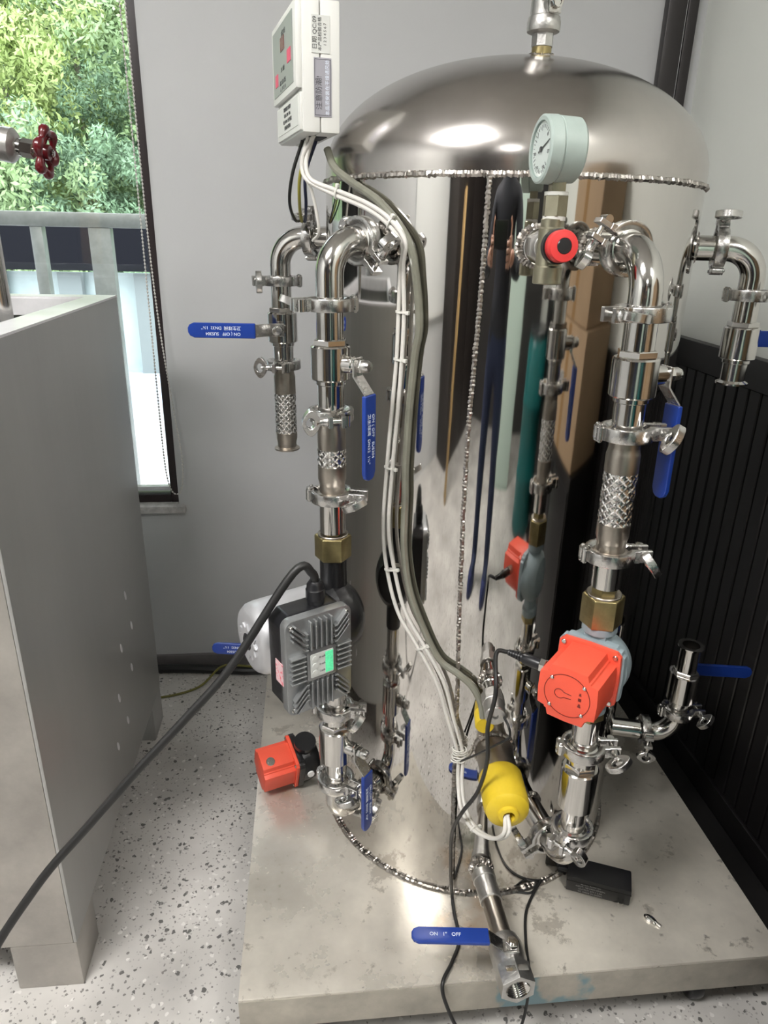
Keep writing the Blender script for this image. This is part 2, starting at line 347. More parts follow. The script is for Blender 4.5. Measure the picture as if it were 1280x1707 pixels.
# roller blind bead chain hanging in a long loop beside the window
CX = 0.018
cp = [(-0.757, 0.685, 2.5), (-0.757, 0.685, 1.9), (-0.7565, 0.685, 1.3), (-0.756, 0.685, 0.85), (-0.754, 0.685, 0.68), (-0.745, 0.685, 0.612), (-0.730, 0.685, 0.594), (-0.714, 0.685, 0.612), (-0.706, 0.685, 0.70), (-0.719, 0.685, 0.85), (-0.737, 0.685, 1.10), (-0.744, 0.685, 1.4), (-0.745, 0.685, 1.9), (-0.745, 0.685, 2.5)]
cp = [(a+CX, b, c) for a, b, c in cp]; sp = smooth_path(cp, 60); acc = 0; last = sp[0]; pts = []; rad = []; step = 0.0017
for q in sp[1:]:
    seg = (q-last).length
    while acc + seg >= step:
        last = last + (q-last)*((step-acc)/seg); seg = (q-last).length; acc = 0; pts.append(last.copy())
    acc += seg; last = q
for i in range(len(pts)): rad.append((0.0007, 0.0021, 0.0026, 0.0021, 0.0007)[i % 5])
solo('blind_chain', MB().tube(pts, rad, 6).mesh('blind_chain', mat('chain_plastic', (0.55, 0.53, 0.50), 0.4)), 'pale bead chain of a roller blind hanging in a long loop beside the window frame', 'chain')

# dark post in the corner of back wall and right wall
tm = struct('trim_1', MB().box((0.563, YB-0.013, ZC/2), (0.046, 0.026, ZC)).mesh('trim_1', POSTDARK, bevel=0.002))
t2 = part('trim_seam', MB().box((0.590, YB-0.008, ZC/2), (0.004, 0.014, ZC)).mesh('trim_seam', RIM, smooth=False), tm)
t3 = part('trim_return', MB().box((0.606, YB-0.010, ZC/2), (0.026, 0.018, ZC)).mesh('trim_return', POSTDARK, bevel=0.002), tm)

# black boarded lower part of the right wall: boards, cap rail and plinth
wn = thing('trim_2', 'x', 'x', T(0, 0, 0)); del wn['label'], wn['category']; wn['kind'] = 'structure'
bw = 0.046
bme = MB().box((0, 0, 0), (0.014, bw-0.005, 0.925)).mesh('board', WOODBLACK, bevel=0.0025, bseg=1)
y = YB-0.03; i = 0
while y > -3.0:
    part('board', bme, wn, T(XR-0.011, y, 0.0725+0.4625)); y -= bw; i += 1
part('backing', MB().box((XR-0.002, (YB-3.0)/2, 0.5), (0.004, YB+3.0, 0.99)).mesh('backing', RUST, smooth=False), wn)
part('cap_rail', MB().box((XR-0.014, (YB-3.0)/2, 1.032), (0.028, YB+3.0, 0.066)).mesh('cap_rail', WOODBLACK, bevel=0.003), wn)
bs = struct('baseboard_right', MB().box((XR-0.012, (YB-3.0)/2, 0.035), (0.024, YB+3.0, 0.07)).mesh('baseboard_right', WOODBLACK, bevel=0.003))
struct('trim_3', MB().box((0.575, -0.9, 0.004), (0.10, 3.2, 0.008)).mesh('trim_3', mat('black_floor_strip', (0.012, 0.011, 0.011), 0.55, var=0.3, scale=6), bevel=0.002))
struct('baseboard_back', MB().box((-1.03, YB-0.006, 0.022), (3.1, 0.012, 0.044)).mesh('baseboard_back', mat('grey_skirting', (0.16, 0.15, 0.15), 0.6, var=0.2, scale=6), bevel=0.002))
# black cable lying along the foot of the back wall, and a yellow-green wire
solo('floor_cable', MB().tube(smooth_path([(-2.6, 0.685, 0.014), (-1.4, 0.69, 0.014), (-0.82, 0.685, 0.014), (-0.6, 0.665, 0.014), (-0.45, 0.655, 0.014), (0.3, 0.66, 0.014)]), 0.0135, 10).mesh('floor_cable', CABLE), 'thick black cable lying along the foot of the back wall', 'cable')
solo('earth_wire', MB().tube(smooth_path([(-0.45, 0.63, 0.03), (-0.56, 0.655, 0.034), (-0.62, 0.66, 0.028), (-0.68, 0.59, 0.006), (-0.78, 0.55, 0.004), (-0.86, 0.56, 0.004)]), 0.0035, 8).mesh('earth_wire', mat('yellow_green_wire', (0.16, 0.15, 0.03), 0.45)), 'thin yellow-green earth wire curling over the floor by the black wall cable', 'wire')

# ceiling light panels
def light_panel(x, y, sx, sy, label):
    t = thing('ceiling_light', label, 'ceiling light', T(x, y, ZC-0.03), 'LED panels on the ceiling')
    part('housing', MB().ringprism([(-sx/2, -sy/2), (sx/2, -sy/2), (sx/2, sy/2), (-sx/2, sy/2)], [(-sx/2+.02, -sy/2+.02), (sx/2-.02, -sy/2+.02), (sx/2-.02, sy/2-.02), (-sx/2+.02, sy/2-.02)], -0.01, 0.03).mesh('housing', WHITEPL, smooth=False), t)
    part('diffuser', MB().box((0, 0, 0.0), (sx-0.04, sy-0.04, 0.008)).mesh('diffuser', mat('lit_diffuser', (1.0, 0.98, 0.955), 0.5, emit=LAMP), smooth=False), t)
light_panel(-1.38, -1.40, 1.0, 0.6, 'lit ceiling panel nearest the tank over the left of the room')
light_panel(0.48, -2.0, 0.3, 0.6, 'lit ceiling panel over the cartons on the right')
light_panel(-0.9, -3.3, 0.5, 0.25, 'small lit ceiling panel behind the viewer')

# ================================================================== outside the window
def outside():
    conc = mat('terrace_concrete', (0.42, 0.41, 0.40), 0.85, var=0.15, scale=3)
    struct('ground_1', MB().box((-6, 4.4, -0.45), (24, 7, 0.1)).mesh('ground_1', conc, smooth=False))
    # balcony railing
    rl = thing('balcony_railing', 'galvanised steel balcony railing outside the window', 'railing', T(0, 1.75, 0))
    GAL = mat('galvanised_steel', (0.30, 0.30, 0.29), 0.45, 0.85, var=0.2, scale=10)
    part('top_rail', MB().box((-1.9, 0, 1.316), (3.2, 0.06, 0.052)).mesh('top_rail', GAL, bevel=0.004), rl)
    for x, wd in ((-1.345, 0.044), (-1.115, 0.082), (-1.58, 0.044), (-1.81, 0.044), (-2.04, 0.082), (-2.27, 0.044), (-0.88, 0.044), (-0.65, 0.044)):
        part('baluster', MB().box((x, 0, 0.46), (wd, 0.045, 1.66)).mesh('baluster', GAL, bevel=0.003), rl)
    # low building across the yard: dark fascia, pale glazing, grey columns
    bd = thing('low_building', 'low building across the yard with black fascia over pale glazing', 'building', T(0, 6.2, -0.4))
    part('fascia', MB().box((-6, 0, 1.49), (16, 0.2, 0.40)).mesh('fascia', mat('black_fascia', (0.006, 0.006, 0.009), 0.6, spec=0.08), smooth=False), bd)
    part('glazing', MB().box((-6, 0.2, 0.63), (16, 0.05, 1.26)).mesh('glazing', mat('pale_glazing', (0.34, 0.40, 0.40), 0.25, var=0.2, scale=1.2), smooth=False), bd)
    for k in range(14): part('column', MB().box((-1.2-0.72*k, 0.1, 0.63), (0.22, 0.1, 1.26)).mesh('column', mat('grey_column', (0.18, 0.20, 0.20), 0.7), smooth=False), bd)
    part('wall', MB().box((-6, 0.05, 0.14), (16, 0.25, 0.30)).mesh('wall', mat('pale_blue_plinth', (0.45, 0.49, 0.56), 0.7), smooth=False), bd)
    # wooded hillside
    hl = MB(); nx, ny = 12, 8; vs_ = []; fs = []
    for j in range(ny+1):
        for i_ in range(nx+1):
            yy = 12+j*9; xx = -95+i_*11; vs_.append((xx, yy, -3 + (yy-12)*0.74 + 1.2*math.sin(xx*0.3+j)))
    for j in range(ny):
        for i_ in range(nx): a = j*(nx+1)+i_; fs.append((a, a+1, a+nx+2, a+nx+1))
    hl.add(vs_, fs); struct('ground_2', hl.mesh('ground_2', mat('hill_undergrowth', (0.06, 0.11, 0.035), 0.9, var=0.5, scale=0.4)))
    greens = [((0.24, 0.33, 0.15), 'mid green'), ((0.36, 0.44, 0.15), 'yellow-green'), ((0.17, 0.26, 0.15), 'dark green'), ((0.33, 0.40, 0.24), 'pale green')]
    crowns = []
    for v in range(8):
        rnd = random.Random(100+v); mb = MB(); col, _ = greens[v % 4]
        n = 9000
        lobes = [(Vector((rnd.gauss(0, .6), rnd.gauss(0, .6), rnd.uniform(.2, 2.9))), rnd.uniform(.22, .50)) for _ in range(44)]
        for k in range(n):
            c, rr = lobes[k % len(lobes)]
            d = Vector((rnd.gauss(0, 1), rnd.gauss(0, 1), rnd.gauss(0, 1))).normalized(); q = c + d*rr*rnd.uniform(.75, 1.0)
            a = Vector((rnd.gauss(0, 1), rnd.gauss(0, 1), rnd.gauss(-.4, 1))).normalized()*rnd.uniform(.035, .08); b = a.cross(d).normalized()*rnd.uniform(.014, .03)
            mb.add([q-a, q+b, q+a, q-b], [(0, 1, 2, 3)])
        mt = mat('leaf_'+greens[v % 4][1].replace('-', '_').replace(' ', '_'), col, 0.6, var=0.35, scale=1.5)
        crowns.append((mb.mesh('crown', mt, smooth=False), greens[v % 4][1]))
    trunk = MB().cyl(0.07, -1.5, 1.4, 6).mesh('trunk', mat('bark', (0.10, 0.09, 0.06), 0.9))
    rnd = random.Random(5); rows = []
    for j in range(11):
        yy = 15+j*3.6; n = 6 + j//2
        for k in range(n):
            ang = -0.12 - 0.50*(k+0.5*(j % 2)+rnd.uniform(-.2, .2))/n
            rows.append((math.tan(ang)*(yy+1.25)-0.33, yy+rnd.uniform(-1, 1), j))
    ordi = ['nearest', 'second', 'third', 'fourth', 'fifth', 'sixth', 'seventh', 'eighth', 'ninth', 'tenth', 'topmost']
    for idx, (x, yy, j) in enumerate(rows):
        v = rnd.randrange(8); me, gname = crowns[v]; s_ = rnd.uniform(1.0, 1.5)
        z = -3 + (yy-12)*0.74
        t = thing('hillside_tree', gname+' feathery tree on the hillside outside, '+ordi[j]+' row up from the yard', 'tree', T(x, yy, z) @ rotz(rnd.uniform(0, 6.3)) @ Matrix.Scale(s_, 4), 'trees on the hillside outside')
        part('crown', me, t); part('trunk', trunk, t)
outside()

# ================================================================== rectangular steel vat on the left
def vat():
    t = thing('steel_vat', 'rectangular stainless steel vat on square legs at the left edge', 'vat', T(-0.76, 0, 0))
    x0, x1, y0, y1, zt, zb = -0.95, 0.0, -0.312, 0.462, 1.150, 0.108
    mb = MB(); th = 0.006; rim = 0.055
    part('side_panel', MB().box((x1-th/2, (y0+y1)/2, (zt+zb)/2), (th, y1-y0, zt-zb)).mesh('side_panel', BOXSTEEL, bevel=0.002), t)
    part('side_panel', MB().box((x0+th/2, (y0+y1)/2, (zt+zb)/2), (th, y1-y0, zt-zb)).mesh('side_panel', BOXSTEEL, bevel=0.002), t)
    part('front_panel', MB().box(((x0+x1)/2, y0+th/2, (zt+zb)/2), (x1-x0-2*th, th, zt-zb)).mesh('front_panel', mat('stained_front_steel', (0.46, 0.44, 0.41), 0.38, 0.8, var=0.2, scale=6, bump=0.04, bscale=30, rvar=0.1), bevel=0.002), t)
    part('back_panel', MB().box(((x0+x1)/2, y1-th/2, (zt+zb)/2), (x1-x0-2*th, th, zt-zb)).mesh('back_panel', BOXSTEEL, bevel=0.002), t)
    part('bottom_panel', MB().box(((x0+x1)/2, (y0+y1)/2, zb+th/2), (x1-x0-2*th, y1-y0-2*th, th)).mesh('bottom_panel', BOXSTEEL, smooth=False), t)
    part('rim', MB().ringprism([(x0, y0), (x1, y0), (x1, y1), (x0, y1)], [(x0+rim, y0+rim), (x1-rim, y0+rim), (x1-rim, y1-rim), (x0+rim, y1-rim)], zt, zt+0.004).mesh('rim', RIM, smooth=False), t)
    # turned-down inner lip
    part('inner_lip', MB().ringprism([(x0+rim, y0+rim), (x1-rim, y0+rim), (x1-rim, y1-rim), (x0+rim, y1-rim)], [(x0+rim+.003, y0+rim+.003), (x1-rim-.003, y0+rim+.003), (x1-rim-.003, y1-rim-.003), (x0+rim+.003, y1-rim-.003)], zt-0.035, zt).mesh('inner_lip', RIM, smooth=False), t)
    for lx in (x1-0.058, x0+0.058):
        for ly in (y0+0.05, y1-0.05):
            part('leg', MB().box((lx, ly, zb/2), (0.114, 0.10, zb)).mesh('leg', BOXSTEEL if ly > 0 else MATS['stained_front_steel'], bevel=0.003), t)
    dm = MB().lathe([(0.0, 0.0010), (0.009, 0.0009), (0.011, 0.0)], 16, Matrix.Diagonal((0.55, 1.25, 1, 1))).mesh('dent', RIM)
    for (yy, zz) in ((0.24, 0.51), (0.16, 0.42), (0.26, 0.42), (0.10, 0.33), (0.22, 0.33), (0.05, 0.24), (0.14, 0.24)):
        part('spot_weld', dm, t, frame((x1+0.0001, yy, zz), (1, 0, 0.0), (0, 1, 0.35)))
    return t
vat()

def handwheel_mesh(r=0.0345):
    mb = MB(); n = 72; pts = []; rr = []
    for k in range(n):
        a = 2*math.pi*k/n; q = r*(0.90+0.10*math.cos(6*a)); pts.append((q*math.cos(a), q*math.sin(a), 0)); rr.append(0.0062+0.0018*math.cos(6*a))
    mb.tube(pts, rr, 10, closed=True)
    for k in range(6):
        a = 2*math.pi*(k+0.5)/6; mb.tube([(0.010*math.cos(a), 0.010*math.sin(a), -0.006), (0.020*math.cos(a), 0.020*math.sin(a), -0.004), (0.029*math.cos(a), 0.029*math.sin(a), 0)], [0.0045, 0.0042, 0.005], 8)
    mb.cyl(0.012, -0.014, 0.006, 16, ch=0.001)
    return mb.mesh('wheel', HANDWHEEL)
def gate_valve():
    px, py = -0.868, 0.095
    px += 0.018
    t = thing('gate_valve', 'gate valve with dark red handwheel on a steel pipe standing in the vat', 'valve', T(px, py, 0))
    part('stand_pipe', MB().cyl(0.021, 0.115, 1.385, 24).mesh('stand_pipe', STEEL), t, T(-0.020, 0, 0))
    part('body', MB().cyl(0.026, 1.375, 1.47, 20, ch=0.003).mesh('body', CASTGREY), t, T(-0.020, 0, 0))
    ax = Vector((0.965, -0.06, -0.15)).normalized()
    m = frame((0.0, 0.0, 1.424), ax, (0, 0, 1))
    part('bonnet', MB().lathe([(0.020, 0.0), (0.020, 0.014), (0.026, 0.015), (0.0265, 0.028), (0.0255, 0.029), (0.0255, 0.032), (0.0265, 0.033), (0.0265, 0.046), (0.020, 0.052), (0.012, 0.054)], 28).mesh('bonnet', CASTGREY), t, m)
    part('packing_nut', MB().cyl(0.013, 0.054, 0.060, 16).cyl(0.0145, 0.060, 0.080, 6, ch=0.001).mesh('packing_nut', STEEL), t, m)
    part('stem', MB().cyl(0.0045, 0.04, 0.112, 12).cyl(0.006, 0.104, 0.110, 6).mesh('stem', STEEL), t, m)
    w_ = part('handwheel', cached('wheel', handwheel_mesh), t, m @ T(0, 0, 0.099) @ rotz(0.3), label='dark red lobed handwheel')
    t2 = thing('gate_valve', 'second red handwheel cut off by the left edge below the first', 'valve', T(px-0.035, py-0.045, 1.372))
    part('handwheel', CACHE['wheel'], t2, frame((0, 0, 0), (-0.25, -0.95, 0.1), (0, 0, 1)))
    part('stem', MB().cyl(0.0055, -0.046, 0.012, 12).mesh('stem', STEEL), t2, frame((0, 0, 0), (-0.25, -0.95, 0.1), (0, 0, 1)))
gate_valve()

# ================================================================== platform on castors
def platform():
    t = thing('wheeled_platform', 'square steel platform on castors carrying the round tank', 'platform', T(0, 0, 0))
    x0, x1, y0, y1 = -0.462, 0.480, -0.462, 0.462
    part('deck', MB().box(((x0+x1)/2, (y0+y1)/2, ZB-0.003), (x1-x0, y1-y0, 0.006)).mesh('deck', PLATE, bevel=0.002), t)
    SK = mat('platform_skirt_steel', (0.46, 0.43, 0.37), 0.42, 0.45, var=0.25, scale=9, bump=0.06, bscale=40, rvar=0.1)
    # blue protective film left on parts of the front skirt
    nt = SK.node_tree; b = nt.nodes['Principled BSDF']; old = b.inputs['Base Color'].links[0].from_socket
    tc = nt.nodes.new('ShaderNodeTexCoord'); sep = nt.nodes.new('ShaderNodeSeparateXYZ'); nt.links.new(tc.outputs['Object'], sep.inputs[0])
    n = nt.nodes.new('ShaderNodeTexNoise'); n.inputs['Scale'].default_value = 14; n.inputs['Detail'].default_value = 8; nt.links.new(tc.outputs['Object'], n.inputs['Vector'])
    mr = nt.nodes.new('ShaderNodeMapRange'); mr.inputs[1].default_value = 0.28; mr.inputs[2].default_value = 0.05; mr.inputs[3].default_value = -0.4; mr.inputs[4].default_value = 0.16
    ab = nt.nodes.new('ShaderNodeMath'); ab.operation = 'ABSOLUTE'; sx = nt.nodes.new('ShaderNodeMath'); sx.operation = 'SUBTRACT'; sx.inputs[1].default_value = 0.07
    nt.links.new(sep.outputs[0], sx.inputs[0]); nt.links.new(sx.outputs[0], ab.inputs[0]); nt.links.new(ab.outputs[0], mr.inputs[0])
    ad = nt.nodes.new('ShaderNodeMath'); ad.operation = 'ADD'; nt.links.new(mr.outputs[0], ad.inputs[0]); nt.links.new(n.outputs['Fac'], ad.inputs[1])
    cr = nt.nodes.new('ShaderNodeValToRGB'); cr.color_ramp.elements[0].position = 0.58; cr.color_ramp.elements[0].color = (0, 0, 0, 1); cr.color_ramp.elements[1].position = 0.66; cr.color_ramp.elements[1].color = (0.8, 0.8, 0.8, 1)
    nt.links.new(ad.outputs[0], cr.inputs[0])
    mx = nt.nodes.new('ShaderNodeMix'); mx.data_type = 'RGBA'; nt.links.new(cr.outputs[0], mx.inputs['Factor']); nt.links.new(old, mx.inputs['A']); mx.inputs['B'].default_value = (0.15, 0.30, 0.36, 1)
    nt.links.new(mx.outputs['Result'], b.inputs['Base Color'])
    h = 0.067; zc = ZB-0.006-h/2
    part('skirt', MB().box(((x0+x1)/2, y0+0.002, zc), (x1-x0, 0.004, h)).mesh('skirt', SK, bevel=0.001), t)
    part('skirt', MB().box(((x0+x1)/2, y1-0.002, zc), (x1-x0, 0.004, h)).mesh('skirt', SK, bevel=0.001), t)
    part('skirt', MB().box((x0+0.002, (y0+y1)/2, zc), (0.004, y1-y0-0.008, h)).mesh('skirt', SK, bevel=0.001), t)
    part('skirt', MB().box((x1-0.002, (y0+y1)/2, zc), (0.004, y1-y0-0.008, h)).mesh('skirt', SK, bevel=0.001), t)
    wm = MB().lathe([(0.008, -0.014), (0.026, -0.014), (0.032, -0.011), (0.034, -0.004), (0.034, 0.004), (0.032, 0.011), (0.026, 0.014), (0.008, 0.014)], 28, AX).mesh('wheel', BLACKPL)
    fm = MB().box((0.018, 0, 0.02), (0.003, 0.03, 0.06)).box((-0.018, 0, 0.02), (0.003, 0.03, 0.06)).box((0, 0, 0.051), (0.06, 0.06, 0.006)).cyl(0.005, -0.02, 0.02, 12, AX).mesh('fork', CAST)
    tm_ = MB().lathe([(0.0342, -0.005), (0.0342, 0.005)], 28, AX).mesh('tread', RUST)
    for cx in (x0+0.10, x1-0.13):
        for cy in (y0+0.045, y1-0.08):
            c = part('castor', fm, t, T(cx, cy, 0.034)); part('castor_wheel', wm, c)
platform()

# ================================================================== the tank
RT = 0.300
PORTS = []          # (rho_end, phi, z)
def nozzle_mesh(l, r=0.019, collar=0.0):
    mb = MB(); pr = [(r, -0.012), (r, l-0.0065), (0.0252, l-0.0028), (0.0252, l), (0.0165, l), (0.0165, l-0.02)]
    mb.lathe(pr, 32); return mb.mesh('nozzle', STEEL)
def bead_ring(rad, wire, n, jit=0.35, seg=6, seed=1, m=None):
    rnd = random.Random(seed); pts = []; rr = []
    for k in range(n):
        a = 2*math.pi*k/n; b = rad + rnd.uniform(-1, 1)*wire*0.15
        pts.append((b*math.cos(a), b*math.sin(a), rnd.uniform(-1, 1)*wire*0.2)); rr.append(wire*((1+jit*0.5) if k % 2 else (1-jit*0.5))*rnd.uniform(0.85, 1.1))
    return MB().tube(pts, rr, seg, m=m, closed=True)
def tank():
    t = thing('storage_tank', 'tall polished stainless steel tank with domed top on the platform', 'tank', T(0, 0, ZB))
    zs = 1.232
    part('shell', MB().lathe([(0.292, 0.001)] + [(RT, 0.001+ (zs-0.001)*k/24) for k in range(25)], 160).mesh('shell', SHELL), t)
    pr = [(RT, zs), (RT, 1.240)]
    for k in range(0, 41):
        a = k/40*math.pi/2; pr.append((max(1e-7, RT*math.cos(a)**(2/2.05)), 1.246+0.163*math.sin(a)**(2/2.05)))
    pr[-1] = (0.0, pr[-1][1])
    part('dome', MB().lathe(pr, 160).mesh('dome', DOME), t)
    part('seam_weld', bead_ring(RT+0.0002, 0.0042, 900, 0.22, 6, 3, T(0, 0, zs)).mesh('seam_weld', WELD), t)
    part('foot_weld', bead_ring(RT+0.003, 0.0042, 900, 0.10, 6, 4, T(0, 0, 0.002)).mesh('foot_weld', WELD), t)
    rnd = random.Random(9); pts = []; rr = []
    for k in range(640):
        z = 0.006+k*(zs-0.008)/639; f = k/639
        ph = R_(-105.5 - 5.0*min(1, f*1.6) + 1.0*max(0, f-.7)/.3) + 0.002*math.sin(f*23) + rnd.uniform(-1, 1)*0.0022
        pts.append(((RT+0.0004)*math.cos(ph), (RT+0.0004)*math.sin(ph), z)); rr.append((0.0040 if k % 3 else 0.0030)*rnd.uniform(0.85, 1.1))
    part('side_weld', MB().tube(pts, rr, 6).mesh('side_weld', WELD), t)
    def noz(phi, z, end, nm='nozzle'):
        m = frame(udir(phi)*RT + Vector((0, 0, z)), udir(phi), (0, 0, 1))
        l = end-RT
        o = part(nm, nozzle_mesh(l), t, m)
        part('nozzle_weld', bead_ring(0.0205, 0.0032, 64, 0.4, 6, 5, T(0, 0, 0.001)).mesh('nozzle_weld', WELD), o)
    for phi, z, e in NOZ: noz(phi, z, e)
    # threaded nipple welded in the dome crown
    m = T(0.008, -0.09, 1.398)
    o = part('crown_nipple', MB().cyl(0.0140, -0.008, 0.018, 24).mesh('crown_nipple', BRASS), t, m)
    part('nozzle_weld', bead_ring(0.0155, 0.0028, 60, 0.4, 6, 8, Matrix.Rotation(R_(9), 4, 'X') @ T(0, 0, 0.0035)).mesh('nozzle_weld', WELD), o)
    # threaded bosses: gauge, sensor, heater, drain
    for phi, z, r, l, sd in ((-97, 1.148, 0.0225, 0.040, 11), (-98.5, 0.480, 0.015, 0.018, 12), (-95.2, 0.340, 0.031, 0.055, 13), (-95.5, 0.066, 0.0185, 0.020, 14)):
        m = frame(udir(phi)*RT + Vector((0, 0, z)), udir(phi), (0, 0, 1))
        o = part('boss', MB().cyl(r, -0.012, l, 32, ch=0.0012).mesh('boss', STEEL if r < 0.03 else SLEEVE), t, m)
        part('nozzle_weld', bead_ring(r+0.002, 0.0034, 70, 0.5, 6, sd, T(0, 0, 0.001)).mesh('nozzle_weld', WELD), o)
NOZ = [(-140, 1.148, 0.338), (-82, 1.148, 0.376), (160, 1.148, 0.345), (-20, 1.148, 0.338),
       (-140, 0.172, 0.338), (-81, 0.215, 0.376), (-15, 0.196, 0.372), (160, 0.172, 0.345)]
tank()

# ================================================================== sanitary pipe fittings
def clamp_meshes():
    sec = [(0.0200, -0.0034), (0.0262, -0.0078), (0.0270, -0.0085), (0.0318, -0.0085), (0.0325, -0.0078), (0.0325, 0.0078), (0.0318, 0.0085), (0.0270, 0.0085), (0.0262, 0.0078), (0.0200, 0.0034)]
    half = MB().arc(sec, R_(13), R_(169), 26)
    half.box((0.0405, 0.0092, 0), (0.024, 0.0058, 0.0165)).box((0.031, 0.0098, 0), (0.010, 0.008, 0.0168))
    half.cyl(0.0048, -0.0082, 0.0082, 12, T(-0.0345, 0.0058, 0))
    d = {'half': half.mesh('clamp_half', CAST, bevel=0.0008, bseg=1)}
    hg = MB()
    for z in (-0.0098, 0.0086): hg.prism([(-0.0345+0.0055*math.cos(a)*1.0 , 0.0085*math.sin(a)+0.0) if True else 0 for a in [2*math.pi*k/20 for k in range(20)]], z, z+0.0012)
    for s_ in (-1, 1): hg.cyl(0.0026, -0.0115, 0.0115, 10, T(-0.0345, s_*0.0058, 0), ch=0.0006)
    d['hinge'] = hg.mesh('hinge', CAST)
    b = MB().cyl(0.0036, -0.017, 0.034, 12, frame((0.043, 0, 0), (0, 1, 0), (0, 0, 1)))
    b.cyl(0.0052, -0.0078, 0.0078, 12, T(0.043, -0.0145, 0))
    d['bolt'] = b.mesh('bolt', STEEL)
    wn_ = MB(); m = frame((0.043, 0.0122, 0), (0, 1, 0), (0, 0, 1))
    wn_.lathe([(0.0074, 0.0), (0.0074, 0.002), (0.0062, 0.003), (0.0055, 0.014), (0.0068, 0.017)], 18, m)
    n = 36; ou = []; inn = []
    for k in range(n):
        a = 2*math.pi*k/n; c, s_ = math.cos(a), math.sin(a)
        ou.append((0.0195*c*(0.86+0.14*abs(c)), 0.0255+0.0125*s_*(1.0-0.22*c*c))); inn.append((0.0085*c, 0.0265+0.0062*s_))
    # plate lies in the plane of (pipe axis, bolt axis): x of outline along local z, y along the bolt
    mm = Matrix(((0, 0, 1, 0.043), (0, 1, 0, 0.0100), (1, 0, 0, 0), (0, 0, 0, 1)))
    wn_.ringprism(ou, inn, -0.0052, 0.0052, mm)
    d['nut'] = wn_.mesh('wing_nut', CAST, bevel=0.0012, bseg=1)
    return d
FLIP = Matrix.Diagonal((1, -1, 1, 1))
def clamp(m, label, flip=False, wing=0.0):
    """m: frame with z = pipe axis and x toward the bolt ears."""
    d = cached('clamp', clamp_meshes)
    t = thing('pipe_clamp', label, 'pipe clamp', m, 'tri-clamps on the pipes')
    f = FLIP if flip else Matrix.Identity(4)
    # mirrored copies need their own meshes so that no part has a negative scale
    def part_(nm, me, mm):
        if mm.to_3x3().determinant() < 0:
            key = 'mir_'+me.name
            def mk():
                c = me.copy(); c.transform(FLIP); c.flip_normals(); return c
            return part(nm, cached(key, mk), t)
        return part(nm, me, t, mm)
    part('clamp_half', d['half'], t); part_('clamp_half', d['half'], FLIP); part('hinge', d['hinge'], t)
    part_('bolt', d['bolt'], f)
    o = part_('wing_nut', d['nut'], f)
    if wing:
        c = Matrix.Translation((0.043, 0, 0)); o.matrix_basis = c @ Matrix.Rotation(wing, 4, 'Y') @ c.inverted()
    return t

def ferrule(mb, z, side, r=0.019, m=None):
    """flange disc whose sealing face is at z, pipe running toward side (+1 up, -1 down)."""
    pr = [(0.0165, z), (0.0252, z), (0.0252, z+side*0.0028), (r, z+side*0.0062)]
    mb.lathe(pr, 32, m); return mb
class Col:
    def __init__(s, top, bot, ztop, zbot, phi): s.a = Vector((*top, ztop+ZB)); s.b = Vector((*bot, zbot+ZB)); s.phi = phi; s.d = (s.a-s.b).normalized()
    def p(s, z): t_ = (z+ZB-s.b.z)/(s.a.z-s.b.z); return s.b + (s.a-s.b)*t_
    def fr(s, z, ang=None): return frame(s.p(z), s.d, udir(s.phi if ang is None else ang))
COL_R = Col((0.0555, -0.436), (0.068, -0.436), 1.08, 0.30, -82)
COL_L = Col((-0.302, -0.252), (-0.295, -0.252), 1.07, 0.25, -140)
COL_B = Col((-0.381, 0.139), (-0.378, 0.139), 1.07, 0.75, 160)
COL_F = Col((0.371, -0.135), (0.371, -0.135), 1.08, 0.94, -20)
COL_E = Col((0.415, -0.111), (0.415, -0.111), 0.41, 0.25, -15)
COL_W = Col((-0.381, 0.139), (-0.381, 0.139), 0.41, 0.25, 160)

def elbow(col, rho0, phi, zh, zend, label, upward=False):
    """90 degree elbow from the nozzle face (rho0, phi, zh) to the column at height zend."""
    e = col.p(zend); n0 = pol(rho0, phi, zh)
    h = Vector((e.x-n0.x, e.y-n0.y, 0)); L = h.length; h.normalize()
    v = Vector((0, 0, 1 if upward else -1)); H = abs(e.z-n0.z); Rb = min(0.056, L-0.012, H-0.010)
    P0 = [n0, n0+h*0.006]; c = n0 + h*(L-Rb) + v*Rb
    for k in range(0, 17):
        a = k/16*math.pi/2; P0.append(c + h*Rb*math.sin(a) - v*Rb*math.cos(a))
    P0.append(e)
    t = thing('pipe_elbow', label, 'pipe elbow', T(*n0), 'stainless pipe elbows')
    part('bend', MB().tube([q-n0 for q in P0], 0.019, 28).mesh('bend', STEEL), t)
    part('ferrule', ferrule(MB(), 0.0, 1).mesh('ferrule', STEEL), t, frame((0, 0, 0), h, (0, 0, 1)))
    part('ferrule', ferrule(MB(), 0.0, 1).mesh('ferrule', STEEL), t, frame(e-n0, -v, (1, 0, 0)))
    return t

